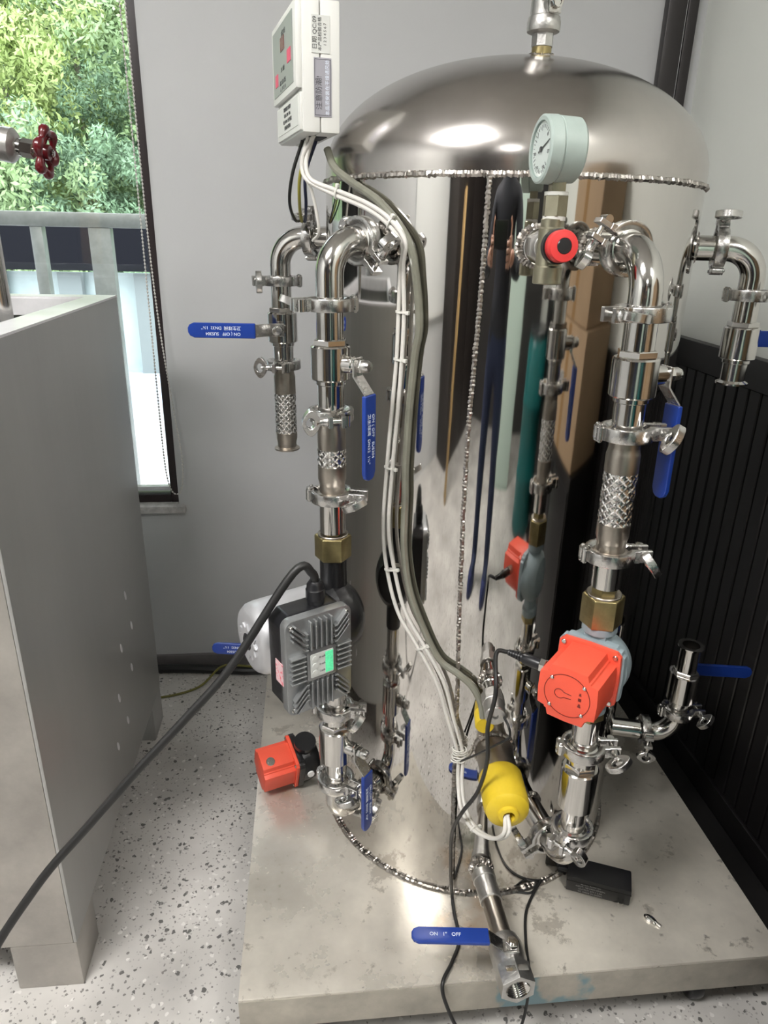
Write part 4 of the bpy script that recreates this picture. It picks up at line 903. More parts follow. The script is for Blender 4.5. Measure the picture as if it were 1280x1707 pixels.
# ================================================================== control box on the tank shoulder
def control_box():
    a = -168.5; n = udir(a); s = udir(a+90)
    N = Vector((-0.342, -0.149, 1.286+ZB)); wd, dp, H = 0.193, 0.060, 0.156
    m = frame(N - s*wd/2 - n*dp, n, s)      # local z = front normal, x = toward the visible side, y = z cross x -> up
    t = thing('control_box', 'white plastic controller box hung on the tank shoulder at the upper left', 'control box', m)
    yv = m.to_3x3() @ Vector((0, 1, 0)); sg = 1 if yv.z > 0 else -1
    w2 = wd/2
    part('back_shell', MB().box((0, sg*H/2, 0.0135), (wd, H, 0.027)).mesh('back_shell', WHITEPL, bevel=0.003), t)
    part('front_shell', MB().prism([(-w2, 0), (w2, 0), (w2, H), (-w2, H)] if sg > 0 else [(-w2, -H), (w2, -H), (w2, 0), (-w2, 0)], 0.0276, 0.052).mesh('front_shell', WHITEPL, bevel=0.003), t)
    # upper panel stands proud of the lower terminal cover
    part('upper_front', MB().box((0, sg*(0.052+(H-0.052)/2), 0.056), (wd-0.004, H-0.054, 0.009)).mesh('upper_front', WHITEPL, bevel=0.003), t)
    part('terminal_cover', MB().box((0, sg*0.026, 0.0535), (wd-0.006, 0.046, 0.004)).mesh('terminal_cover', WHITEPL, bevel=0.0015), t)
    rx = Matrix.Diagonal((-1, 1, 1, 1))
    pn = part('display_panel', MB().box((0, sg*0.104, 0.0608), (wd-0.035, 0.084, 0.001)).mesh('display_panel', PANELGREY, smooth=False), t, label='grey membrane panel with pink buttons')
    for x, y_, sx, sy, mt in ((0.052, 0.098, 0.026, 0.016, PINK), (-0.050, 0.082, 0.022, 0.016, PINK), (0.002, 0.121, 0.030, 0.017, mat('dark_red_display', (0.16, 0.03, 0.035), 0.25))):
        part('button', MB().box((x, sg*y_, 0.0616), (sx, sy, 0.0008)).mesh('button', mt, smooth=False), pn)
    face = lambda x, y_, z: frame((x, sg*y_, z), (0, 0, 1), (-1 if sg < 0 else 1, 0, 0))
    for k, (tx, x, y_, sz) in enumerate((('水温 水位', 0.01, 0.133, 0.008), ('上水  加热', 0.0, 0.090, 0.007), ('设置  定时  增压', 0.0, 0.074, 0.007), ('▲   ▼   ■   ●', 0.0, 0.066, 0.007))):
        part('lettering', text_mesh(tx, sz, DARKPRINT, 0.0001), pn, face(x, y_, 0.0614))
    lb = part('wiring_label', MB().box((0, sg*0.028, 0.0558), (wd-0.03, 0.036, 0.0006)).mesh('wiring_label', PAPER, smooth=False), t)
    for k, tx in enumerate(('智能控制仪 接线说明', '电源 AC220V  50Hz', '电热 1500W  水位 传感器', '使用前请可靠接地')):
        part('lettering', text_mesh(tx, 0.0062, DARKPRINT, 0.0001), lb, face(0.0, 0.040-0.0080*k, 0.0563))
    # side labels: text runs upward on the side facing the viewer (local +x)
    def sideplate(nm, z, y_, dz, dy, mt): return part(nm, MB().box((w2+0.0004, sg*y_, z), (0.0008, dy, dz)).mesh(nm, mt, smooth=False), t)
    q = sideplate('inspection_label', 0.0265, 0.116, 0.0250, 0.043, PAPER)
    def sidetext(tx, sz, z, y_, par, mt=DARKPRINT):
        part('lettering', text_mesh(tx, sz, mt, 0.0001), par, frame((w2+0.0010, sg*y_, z), (1, 0, 0), (0, sg, 0)))
    sidetext('日期 QC:09', 0.0075, 0.0345, 0.117, q); sidetext('本产品检验合格', 0.0055, 0.0275, 0.116, q); sidetext('1 2 3 4 5 6 7', 0.0050, 0.0205, 0.116, q)
    q2 = sideplate('moisture_label', 0.0240, 0.0545, 0.0240, 0.070, SILVERLABEL)
    sidetext('注意防潮!', 0.0095, 0.0290, 0.048, q2); sidetext('本品须安装在干燥通风处', 0.0060, 0.0175, 0.0545, q2, PRINT)
    for (z, y_, dz, dy) in ((0.0350, 0.0545, 0.0006, 0.066), (0.0135, 0.0545, 0.0006, 0.066), (0.0243, 0.0875, 0.0216, 0.0006), (0.0243, 0.0215, 0.0216, 0.0006)):
        part('label_border', MB().box((w2+0.0009, sg*y_, z), (0.0003, dy, dz)).mesh('label_border', DARKPRINT, smooth=False), q2)
    part('cable_entry', MB().box((0.03, -sg*0.0005, 0.022), (0.05, 0.001, 0.026)).mesh('cable_entry', RUST, smooth=False), t)
    part('mounting_foot', MB().box((0, sg*0.05, -0.004), (0.05, 0.06, 0.008)).mesh('mounting_foot', CAST, bevel=0.001), t)
control_box()

# ================================================================== gauge, safety valve
def gauge_group():
    c = pol(0.392, -97, 1.148); n = udir(-97)
    s = thing('safety_valve', 'brass safety tee with round red and black cap below the pressure gauge', 'safety valve', T(*c))
    part('side_arm', MB().cyl(0.0165, -0.053, -0.012, 24, ch=0.001).cyl(0.0205, -0.052, -0.034, 6, ch=0.001).mesh('side_arm', CASTGREY), s, frame((0, 0, 0), n, (0, 0, 1)))
    part('tee_body', MB().lathe([(0.0155, -0.041), (0.0170, -0.040), (0.0170, -0.022), (0.0155, -0.020), (0.0150, 0.020), (0.0135, 0.022), (0.0135, 0.030), (0.0125, 0.031)], 24).mesh('tee_body', mat('pale_brass', (0.36, 0.34, 0.25), 0.35, 0.9, var=0.15, scale=30)), s)
    k = frame((0, 0, 0.0), Vector((0.10, -0.99, 0.06)), (0, 0, 1)) @ Matrix.Scale(0.86, 4)
    part('cap_neck', MB().cyl(0.0125, 0.0, 0.024, 24).mesh('cap_neck', MATS['pale_brass']), s, k)
    part('black_ring', MB().lathe([(0.015, 0.018), (0.0225, 0.020), (0.0225, 0.028), (0.018, 0.029)], 36, ).mesh('black_ring', BLACKPL), s, k)
    pr = [(0.0195, 0.0275), (0.0205, 0.029), (0.0205, 0.042), (0.0195, 0.0445), (0.0105, 0.0455), (0.0100, 0.0445)]
    part('red_cap', MB().lathe(pr, 40).mesh('red_cap', REDCAP), s, k, label='red knurled plastic cap')
    part('cap_centre', MB().cyl(0.0100, 0.043, 0.0462, 28, ch=0.0008).mesh('cap_centre', BLACKPL), s, k)
    g_ = thing('pressure_gauge', 'round grey-green pressure gauge facing left above the red-capped valve', 'pressure gauge', T(c.x+0.001, c.y, c.z+0.030))
    TAPE = mat('white_thread_tape', (0.62, 0.62, 0.58), 0.6)
    part('hex_nut', MB().cyl(0.0145, 0.003, 0.026, 6, ch=0.001, phase=0.4).mesh('hex_nut', MATS['pale_brass']), g_)
    part('thread_tape', MB().cyl(0.0132, -0.001, 0.0035, 20).mesh('thread_tape', TAPE), g_); part('thread_tape', MB().cyl(0.0135, 0.0255, 0.0295, 20).mesh('thread_tape', TAPE), g_)
    part('stem', MB().box((0, 0, 0.037), (0.016, 0.016, 0.018)).mesh('stem', MATS['pale_brass'], bevel=0.001), g_)
    gm = frame((-0.003, 0, 0.072), Vector((-0.99, -0.07, 0.0)), (0, 0, 1))
    R0 = 0.0345
    part('case', MB().lathe([(0.0, -0.022), (R0-0.004, -0.022), (R0-0.001, -0.019), (R0, 0.004), (R0-0.0008, 0.0046), (R0-0.0008, 0.0054), (R0, 0.006), (R0+0.0008, 0.007), (R0+0.0006, 0.0205), (R0-0.0015, 0.022), (R0-0.0055, 0.022), (R0-0.0058, 0.019), (0.0, 0.019)], 64).mesh('case', GAUGE), g_, gm)
    part('dial', MB().cyl(R0-0.0062, 0.0190, 0.0194, 48).mesh('dial', DIAL), g_, gm)
    tk = MB()
    for i in range(26):
        a = R_(-135+270*i/25); L = 0.006 if i % 5 == 0 else 0.0035
        tk.box((0, R0-0.0095-L/2, 0.0196), (0.0006, L, 0.0003), rotz(a))
    part('scale_marks', tk.mesh('scale_marks', DARKPRINT, smooth=False), g_, gm, kind='stuff')
    for i, tx in enumerate(('0', '0.2', '0.4', '0.6', '0.8', '1')):
        a = R_(135-270*i/5 - 0); part('lettering', cached('g'+tx, lambda tx=tx: text_mesh(tx, 0.0052, DARKPRINT, 0.0001)), g_, gm @ T(-0.020*math.sin(a)*-1, 0.020*math.cos(a), 0.0196) if False else gm @ rotz(R_(90)) @ T(-0.020*math.sin(a), 0.020*math.cos(a), 0.0196))
    part('needle', MB().prism([(-0.001, -0.008), (0.001, -0.008), (0.0003, 0.026), (-0.0003, 0.026)], 0.0200, 0.0205, rotz(R_(200))).cyl(0.003, 0.0198, 0.0212, 14).mesh('needle', DARKPRINT, smooth=False), g_, gm)
    glm = bpy.data.materials.get('window_glass').copy(); glm.name = 'gauge_lens'; [glm.node_tree.links.remove(l_) for l_ in list(glm.node_tree.links) if l_.from_node.type == 'FRESNEL']; [setattr(q.inputs[0], 'default_value', 0.06) for q in glm.node_tree.nodes if q.type == 'MIX_SHADER']; part('lens', MB().cyl(R0-0.0060, 0.0213, 0.0218, 48).mesh('lens', glm, smooth=False), g_, gm)
gauge_group()

# ================================================================== valve on the crown of the dome
def top_valve():
    m = T(0.008, -0.09, ZB+1.411) @ Matrix.Scale(0.86, 4)
    t = thing('crown_valve', 'cast steel ball valve standing on top of the tank dome', 'ball valve', m)
    part('hex_end', MB().cyl(0.0182, 0.0, 0.020, 8, ch=0.0008).mesh('hex_end', CASTGREY), t)
    part('body', MB().lathe([(0.019, 0.019), (0.0265, 0.022), (0.0275, 0.026), (0.0275, 0.036), (0.0262, 0.039), (0.0262, 0.042), (0.0235, 0.044), (0.0235, 0.100), (0.027, 0.106), (0.027, 0.125)], 40).mesh('body', CASTGREY), t)
    st = frame((0, 0, 0.056), udir(-78), (0, 0, 1))
    part('stem_boss', MB().cyl(0.014, 0.015, 0.030, 24, ch=0.001).mesh('stem_boss', CASTGREY), t, st)
    part('stem_nut', MB().lathe([(0.0098, 0.0345), (0.0098, 0.042), (0.0085, 0.043), (0.006, 0.043), (0.0055, 0.041)], 8).mesh('stem_nut', STEEL), t, st)
    part('stop_pin', MB().box((0.004, 0.017, 0.030), (0.006, 0.008, 0.006)).mesh('stop_pin', CASTGREY, bevel=0.001), t, st)
    part('lever', MB().prism([(-0.014, -0.011), (0.012, -0.013), (0.05, -0.013), (0.15, -0.012), (0.15, 0.012), (0.05, 0.013), (0.012, 0.013), (-0.014, 0.011)], 0.0305, 0.0345).mesh('lever', CAST, bevel=0.001), t, st)
top_valve()

# ================================================================== heater, probe, drain
def heater():
    m = frame(pol(0.300, -95.2, 0.340), udir(-95.2), (0, 0, 1))
    t = thing('immersion_heater', 'immersion heater with scuffed yellow cap fed by white cables', 'heater', m)
    part('flange_body', MB().lathe([(0.026, 0.0555), (0.033, 0.0556), (0.033, 0.070), (0.030, 0.072)], 36).mesh('flange_body', SLEEVE), t)
    part('cap', MB().lathe([(0.034, 0.068), (0.0355, 0.071), (0.0355, 0.128), (0.033, 0.138), (0.026, 0.144), (0.0165, 0.146), (0.0155, 0.151), (0.0135, 0.152), (0.0095, 0.152), (0.0090, 0.136), (0.0, 0.136)], 44).mesh('cap', YELLOW), t, label='yellow plastic cap')
    t2 = thing('temperature_probe', 'short steel probe well above the yellow heater cap', 'temperature probe', frame(pol(0.300, -98.5, 0.480), udir(-98.5), (0, 0, 1)))
    part('sleeve', MB().cyl(0.0135, 0.012, 0.050, 24, ch=0.001).mesh('sleeve', STEEL), t2)
    part('nut', MB().cyl(0.0182, 0.040, 0.066, 8, ch=0.0012).mesh('nut', CASTGREY), t2)
    part('tip', MB().lathe([(0.0165, 0.066), (0.0165, 0.092), (0.0150, 0.094), (0.005, 0.094), (0.005, 0.088)], 28).mesh('tip', CASTGREY), t2)
    # small yellow cap peeping behind
    t3 = thing('thermostat_cap', 'small yellow cap half hidden between probe and heater', 'cap', frame(pol(0.300, -99.5, 0.412), udir(-99.5), (0, 0, 1)))
    part('cap', MB().lathe([(0.016, -0.004), (0.016, 0.028), (0.014, 0.031), (0.0, 0.031)], 24).mesh('cap', YELLOW), t3)
    # drain
    dm = frame(pol(0.300, -95.5, 0.066), Vector((0.030, -1, -0.005)), (0, 0, 1))
    t4 = thing('drain_valve', 'drain pipe and steel ball valve at the platform front, blue lever to the left', 'ball valve', dm)
    part('socket', MB().cyl(0.0215, 0.012, 0.030, 28, ch=0.002).cyl(0.0200, 0.028, 0.072, 28, ch=0.001).mesh('socket', CASTGREY), t4)
    part('pipe', MB().cyl(0.0170, 0.060, 0.150, 28).mesh('pipe', SLEEVE), t4)
    part('valve_body', MB().lathe([(0.018, 0.140), (0.0245, 0.144), (0.0285, 0.158), (0.0285, 0.182), (0.0265, 0.190), (0.0265, 0.196)], 36).mesh('valve_body', CASTGREY), t4)
    hx = [(0.0262/math.cos(((k*10) % 60 - 30)*math.pi/180)*math.cos(R_(k*10)), 0.0262/math.cos(((k*10) % 60 - 30)*math.pi/180)*math.sin(R_(k*10))) for k in range(36)]
    part('hex_end', MB().ringprism(hx, [(0.0194*math.cos(R_(k*10)), 0.0194*math.sin(R_(k*10))) for k in range(36)], 0.194, 0.2285).mesh('hex_end', CASTGREY, bevel=0.0012, ang=25), t4)
    th = [(0.0190, 0.2285)]
    for k in range(9): th += [(0.0192, 0.2275-0.003*k), (0.0178, 0.226-0.003*k)]
    th += [(0.0178, 0.19), (0.0, 0.19)]
    part('thread', MB().lathe(th, 28, caps=False).mesh('thread', STEEL), t4)
    st = T(0, 0, 0.182)
    # stem up (local x = world up)
    part('stem_boss', MB().cyl(0.0125, 0.024, 0.036, 24, AX, ch=0.001).mesh('stem_boss', CASTGREY), t4, st)
    part('stem_nut', MB().cyl(0.0105, 0.0395, 0.048, 6, AX, ch=0.001).cyl(0.0065, 0.048, 0.052, 12, AX).mesh('stem_nut', STEEL), t4, st)
    part('lock_tab', MB().box((0.0278, 0.0, 0.030), (0.003, 0.036, 0.010)).mesh('lock_tab', CAST, bevel=0.001), t4, st)
    lv, gp = CACHE['handle']
    hm = st @ frame((0.036, 0, 0), (1, 0, 0), (0, 1 if (dm.to_3x3() @ Vector((0, 1, 0))).x < 0 else -1, -0.14))
    l = part('handle', lv, t4, hm); part('grip', gp, l, label='faded blue vinyl grip')
    part('lettering', text_mesh('ON   1"   OFF', 0.0085, PRINT), l, T(0.108, 0, 0.0242) @ rotz(math.pi))
heater()

# ================================================================== cables
def cable(pts, r, mt, label, nm='cable', seg=10, n=8, cat='cable', group=None):
    return solo(nm, MB().tube(smooth_path(pts, n), r, seg).mesh(nm, mt), label, cat, group=group)
W1 = [(-0.3, -0.085, 1.428), (-0.332, -0.092, 1.41), (-0.337, -0.094, 1.389), (-0.329, -0.104, 1.368), (-0.289, -0.133, 1.348), (-0.249, -0.188, 1.33), (-0.221, -0.226, 1.309), (-0.204, -0.244, 1.283), (-0.205, -0.238, 1.253), (-0.205, -0.232, 1.196), (-0.206, -0.232, 1.13), (-0.21, -0.228, 1.059), (-0.215, -0.223, 0.964), (-0.218, -0.22, 0.863), (-0.211, -0.227, 0.792), (-0.193, -0.242, 0.722), (-0.161, -0.265, 0.667), (-0.129, -0.282, 0.606), (-0.109, -0.293, 0.541), (-0.091, -0.303, 0.48), (-0.09, -0.317, 0.435), (-0.09, -0.349, 0.406), (-0.079, -0.392, 0.401), (-0.059, -0.436, 0.425), (-0.050, -0.460, 0.460), (-0.0455, -0.445, 0.479)]
W2 = [(-0.3, -0.115, 1.428), (-0.327, -0.121, 1.409), (-0.332, -0.123, 1.388), (-0.324, -0.13, 1.369), (-0.284, -0.151, 1.349), (-0.245, -0.199, 1.332), (-0.217, -0.235, 1.311), (-0.2, -0.252, 1.285), (-0.201, -0.247, 1.255), (-0.2, -0.237, 1.197), (-0.201, -0.237, 1.131), (-0.204, -0.234, 1.06), (-0.209, -0.229, 0.966), (-0.212, -0.227, 0.865), (-0.202, -0.235, 0.796), (-0.184, -0.25, 0.726), (-0.152, -0.271, 0.67), (-0.12, -0.286, 0.609), (-0.102, -0.295, 0.543), (-0.085, -0.305, 0.481), (-0.084, -0.32, 0.437), (-0.083, -0.351, 0.408), (-0.072, -0.394, 0.402), (-0.053, -0.437, 0.425), (-0.043, -0.462, 0.462), (-0.042, -0.445, 0.481)]
W1[0] = (-0.326, -0.095, 1.427)
for i in range(9, 20): W2[i] = tuple(Vector(W2[i]) + (Vector(W2[i])-Vector(W1[i])).normalized()*0.0025)
for i in range(9): W2[i] = tuple(Vector(W1[i]) + Vector((0.003, -0.0045, 0.0055)) * (1 if i > 3 else 0) + Vector((0.006, -0.006, 0.0)) * (1 if i <= 3 else 0))
cable(W1, 0.0032, WHITECABLE, 'white cable, outer of two, from control box down the tank to the yellow cap', 'white_cable', group='white cables on the tank front')
cable(W2, 0.0032, WHITECABLE, 'white cable, inner of two, from control box down the tank to the yellow cap', 'white_cable', group='white cables on the tank front')
G = [(-0.266, -0.152, 1.364), (-0.23, -0.205, 1.336), (-0.197, -0.243, 1.291), (-0.184, -0.249, 1.24), (-0.178, -0.252, 1.179), (-0.182, -0.248, 1.139), (-0.187, -0.245, 1.057), (-0.189, -0.243, 0.97), (-0.188, -0.244, 0.924), (-0.187, -0.244, 0.839), (-0.177, -0.252, 0.768), (-0.155, -0.266, 0.707), (-0.128, -0.28, 0.654), (-0.098, -0.293, 0.633), (-0.076, -0.303, 0.615), (-0.062, -0.314, 0.590), (-0.0575, -0.3215, 0.565)]
G = [(-0.300, -0.100, 1.41), (-0.290, -0.118, 1.385)] + G
cable(G, 0.0058, HOSEGREY, 'translucent grey-green tube running down the tank beside the white cables', 'sensor_tube', cat='tube')
cable([(-0.318, -0.105, 1.427), (-0.335, -0.098, 1.40), (-0.333, -0.095, 1.375), (-0.322, -0.092, 1.350), (-0.313, -0.085, 1.30), (-0.322, -0.05, 1.285)], 0.0024, WHITECABLE, 'short white lead looping under the control box', 'white_lead')
# loose wires behind the control box down to the rear left clamp
for k, (mt, lb, dx) in enumerate(((CABLE, 'thin black wire dropping from the control box to the rear clamp', 0.0), (mat('yellow_green_lead', (0.30, 0.27, 0.04), 0.4), 'thin yellow-green wire dropping from the control box', 0.012), (mat('dark_blue_lead', (0.012, 0.016, 0.05), 0.4), 'thin dark blue wire dropping from the control box', 0.02))):
    cable([(-0.335+dx, -0.05, 1.427), (-0.352+dx, -0.04, 1.38), (-0.358+dx*1.3, -0.01, 1.34), (-0.350+dx*0.8, 0.05, 1.315), (-0.338, 0.095, 1.318)], 0.0026, mt, lb, 'lead_wire', cat='wire', seg=8)
# cable ties along the white cables
def tie(p_, ax, r, label, xh=(1, 0, 0)):
    m = frame(p_, ax, xh)
    t = thing('cable_tie', label, 'cable tie', m, 'white nylon cable ties')
    n = 20; ou = [((r+0.0014)*math.cos(2*math.pi*k/n), 0.0050*math.sin(2*math.pi*k/n)) for k in range(n)]; inn = [(x*0.88, y*0.80) for x, y in ou]
    part('strap', MB().ringprism(ou, inn, -0.0015, 0.0015).mesh('strap', TIE, smooth=False), t)
    part('head', MB().box((r+0.003, 0.001, 0), (0.005, 0.005, 0.005)).mesh('head', TIE, bevel=0.0006), t)
for k, i in enumerate((4, 6, 9, 10, 12, 14, 16)):
    a, b = Vector(W1[i]), Vector(W2[i]); q = (a+b)/2; ax = (Vector(W1[i+1])-Vector(W1[i-1])).normalized()
    tie(q, ax, (a-b).length/2+0.0036, xh=(b-a), label= 'nylon tie on the white cables, ' + ['topmost, beside the control box', 'second, at the upper left clamp', 'third, level with the upper blue lever top', 'fourth, halfway down the tank', 'fifth, above the finned pump', 'sixth, beside the finned pump', 'seventh, lowest on the tank side'][k])
a, b = Vector(W1[22]), Vector(W2[22]); tie((a+b)/2, (Vector(W1[23])-Vector(W1[21])).normalized(), 0.0068, 'nylon tie on the loop of white cables under the yellow cap', xh=(b-a))
# tied knot of white string where cables meet
kn = MB(); rnd = random.Random(3); pts = []
for k in range(60):
    a = k*0.62; pts.append((0.012*math.cos(a)*(0.8+0.3*rnd.random()), 0.010*math.sin(a)*(0.8+0.3*rnd.random()), -0.014+0.028*k/60))
kn.tube(smooth_path(pts, 3), 0.0011, 6)
solo('string_knot', kn.mesh('string_knot', TIE), 'white string knotted round the cables beside the heater', 'string', T(-0.088, -0.304, 0.478))
# black leads
pe = plug_end
cable([tuple(pe), tuple(pe + Vector((-0.018, -0.004, 0.0))), (-0.082, -0.455, 0.711), (-0.081, -0.430, 0.633), (-0.074, -0.420, 0.564), (-0.080, -0.405, 0.49), (-0.097, -0.385, 0.429), (-0.104, -0.360, 0.361), (-0.095, -0.331, 0.254), (-0.083, -0.310, 0.160), (-0.083, -0.335, 0.1445), (-0.085, -0.391, 0.1445), (-0.105, -0.430, 0.1445), (-0.128, -0.466, 0.143), (-0.118, -0.480, 0.100), (-0.085, -0.500, 0.03), (-0.05, -0.56, 0.005), (0.05, -0.7, 0.005)], 0.0032, CABLE, 'thin black lead from the orange pump plug down over the platform front', 'black_lead')
cable([tuple(gland + Vector((0, 0, -0.008))), tuple(gland + Vector((-0.004, -0.002, 0.012))), tuple(gland + Vector((-0.030, -0.012, 0.018))), (-0.445, -0.400, 0.735), (-0.510, -0.420, 0.665), (-0.575, -0.440, 0.600), (-0.645, -0.460, 0.525), (-0.72, -0.49, 0.445), (-0.80, -0.53, 0.32), (-0.86, -0.6, 0.12), (-0.90, -0.7, 0.008), (-1.1, -1.0, 0.008)], 0.0062, CABLE, 'thick black cable sagging from the finned pump to the lower left', 'black_cable', seg=14)
cable([(-0.0456, -0.3925, 0.6200), (-0.042, -0.408, 0.614), (-0.041, -0.412, 0.598), (-0.055, -0.406, 0.582), (-0.072, -0.373, 0.538), (-0.088, -0.325, 0.482)], 0.0020, CABLE, 'thin sensor wire from the probe to the string knot', 'sensor_wire', cat='wire', seg=8)

# ================================================================== power adapter on the platform
def adapter():
    o = Vector((0.200, -0.318, ZB)); xd = Vector((0.109, -0.046, 0)).normalized()
    t = thing('power_adapter', 'black power adapter brick with two prongs lying on the platform', 'power adapter', frame(o + Vector((0.003, 0.016, 0)), (0, 0, 1), xd))
    part('case', MB().box((0, 0, 0.018), (0.116, 0.050, 0.036)).mesh('case', BLACKPL, bevel=0.003), t)
    part('case_seam', MB().box((0, -0.0005, 0.026), (0.1166, 0.0506, 0.0012)).mesh('case_seam', RUST, smooth=False), t)
    lt = mat('grey_print', (0.34, 0.34, 0.34), 0.5)
    fm = frame((-0.008, -0.0252, 0.016), (0, -1, 0), (1, 0, 0))
    for k, tx in enumerate(('AC/DC ADAPTER', 'INPUT: 100-240V~50/60Hz', 'OUTPUT: 24V = 2.0A', 'CE  MADE IN CHINA')):
        part('lettering', text_mesh(tx, 0.0048, lt, 0.0001), t, fm @ T(-0.006, 0.0075-0.0060*k, 0))
    part('plug_recess', MB().box((0.041, -0.0252, 0.015), (0.013, 0.001, 0.024)).mesh('plug_recess', RUST, smooth=False), t)
    for x in (0.037, 0.045):
        part('prong', MB().box((x, -0.030, 0.012), (0.0016, 0.014, 0.006)).mesh('prong', STEEL, bevel=0.0004), t)
    part('cord_boot', MB().cyl(0.0055, 0.0, 0.018, 12, frame((-0.056, 0.006, 0.018), (-1, 0, 0), (0, 0, 1)), r2=0.0036).mesh('cord_boot', BLACKPL), t)
    return t.matrix_basis @ Vector((-0.072, 0.006, 0.018))
ae = adapter()
cable([tuple(ae), tuple(ae + Vector((-0.02, 0.004, -0.006))), (0.082, -0.300, ZB+0.004), (0.050, -0.345, ZB+0.0035), (0.033, -0.40, ZB+0.0035), (0.024, -0.450, ZB+0.0035), (0.021, -0.468, ZB-0.005), (0.015, -0.478, 0.06), (-0.01, -0.50, 0.005), (-0.07, -0.58, 0.004)], 0.0026, CABLE, 'thin black lead from the adapter past the drain valve to the floor', 'black_lead')
cable([tuple(ae + Vector((-0.004, 0.003, 0.002))), (0.105, -0.262, ZB+0.010), (0.075, -0.304, ZB+0.004), (0.045, -0.303, ZB+0.003)], 0.0020, CABLE, 'short black wire end curling behind the adapter', 'black_lead')
# black socket block behind the adapter
t = thing('cable_socket', 'small black cable connector block behind the adapter', 'connector', frame((0.135, -0.255, ZB), (0, 0, 1), (0.95, -0.3, 0)))
part('block', MB().box((0, 0, 0.018), (0.040, 0.022, 0.036)).mesh('block', BLACKPL, bevel=0.002), t)
# loose wing bolt on the deck
t = thing('loose_bolt', 'small loose steel wing bolt on the right of the platform deck', 'bolt', frame((0.274, -0.378, ZB), (0, 0, 1), (0.6, -0.8, 0)))
part('head', MB().lathe([(0.0, 0.006), (0.007, 0.0055), (0.010, 0.003), (0.010, 0.0005)], 18, Matrix.Diagonal((1.3, 0.75, 1, 1))).mesh('head', STEEL), t)
part('shank', MB().cyl(0.0025, 0.0, 0.012, 10, frame((0.008, 0, 0.004), (1, 0, -0.1), (0, 0, 1))).mesh('shank', STEEL), t)

# ================================================================== the room behind the viewer (mirrored in the tank)
def behind():
    card = mat('cardboard', (0.36, 0.25, 0.15), 0.75, var=0.08, scale=4)
    cab = thing('black_cabinet', 'low black cabinet against the right wall, mirrored in the tank', 'cabinet', T(0.485, -0.90, 0))
    part('carcass', MB().box((0, 0, 0.41), (0.28, 0.52, 0.82)).mesh('carcass', WOODBLACK, bevel=0.004), cab)
    for s_ in (-1, 1):
        d = part('door', MB().box((-0.144, s_*0.128, 0.41), (0.008, 0.25, 0.76)).mesh('door', WOODBLACK, bevel=0.002), cab)
        part('handle', MB().cyl(0.005, -0.05, 0.05, 10, T(-0.156, s_*0.025, 0.5)).mesh('handle', STEEL), d)
    for z, (sx, sy, sz), lb in ((0.822, (0.27, 0.48, 0.30), 'brown carton on the black cabinet, lower of two'), (1.124, (0.25, 0.42, 0.34), 'brown carton on the black cabinet, upper of two')):
        t = thing('cardboard_box', lb, 'box', T(0.487, -0.90, z), 'cartons mirrored in the tank')
        part('carton', MB().box((0, 0, sz/2), (sx, sy, sz)).mesh('carton', card, bevel=0.002), t)
        part('tape', MB().box((-sx/2-0.0004, 0, sz/2), (0.0008, 0.05, sz*0.98)).mesh('tape', mat('brown_tape', (0.30, 0.18, 0.08), 0.25), smooth=False), t)
    cb = thing('added_dark_cupboard', 'tall dark brown cupboard added at the left rear to darken the tank reflection', 'cupboard', T(-2.34, -3.25, 0))  # unseen cupboard, put in so the tank mirrors a dark band
    dk = mat('dark_brown_board', (0.030, 0.024, 0.022), 0.45, var=0.2, scale=4, stretch=(1, 1, 0.15))
    part('carcass', MB().box((0, 0, 1.05), (0.46, 1.6, 2.1)).mesh('carcass', dk, bevel=0.004), cb)
    for s_ in (-1, 1):
        d = part('door', MB().box((0.236, s_*0.40, 1.05), (0.012, 0.78, 2.02)).mesh('door', dk, bevel=0.002), cb)
        part('handle', MB().cyl(0.006, -0.08, 0.08, 10, T(0.252, s_*0.05, 1.05)).mesh('handle', STEEL), d)
    # pale green locker, teal barrel, timber post
    lk = thing('pale_green_locker', 'tall pale green locker behind the viewer, mirrored in the tank', 'locker', T(-0.30, -3.2, 0))
    mint = mat('mint_paint', (0.50, 0.62, 0.55), 0.4)
    part('carcass', MB().box((0, 0, 0.95), (0.42, 0.4, 1.9)).mesh('carcass', mint, bevel=0.004), lk)
    part('door', MB().box((0, 0.204, 0.95), (0.38, 0.008, 1.84)).mesh('door', mint, bevel=0.002), lk)
    br = thing('teal_barrel', 'teal plastic barrel behind the viewer, mirrored in the tank', 'barrel', T(0.36, -2.5, 0))
    teal = mat('teal_plastic', (0.010, 0.13, 0.13), 0.35)
    part('drum', MB().lathe([(0.20, 0.0), (0.225, 0.03), (0.225, 0.25), (0.235, 0.27), (0.235, 0.30), (0.225, 0.32), (0.225, 0.58), (0.235, 0.60), (0.235, 0.63), (0.225, 0.65), (0.225, 0.86), (0.20, 0.90)], 40).mesh('drum', teal), br)
    part('lid', MB().cyl(0.21, 0.898, 0.93, 40, ch=0.006).mesh('lid', BLACKPL), br)
    wp = thing('timber_plank', 'tan timber plank leaning at the left rear, mirrored in the tank', 'plank', frame((-1.75, -2.15, 0.0), (0.02, -0.10, 1), (0.8, 0.6, 0)))
    part('board', MB().box((0, 0, 0.75), (0.16, 0.035, 1.5)).mesh('board', mat('tan_timber', (0.42, 0.27, 0.11), 0.55, var=0.25, scale=6, stretch=(1, 1, 0.08)), bevel=0.003), wp)
behind()

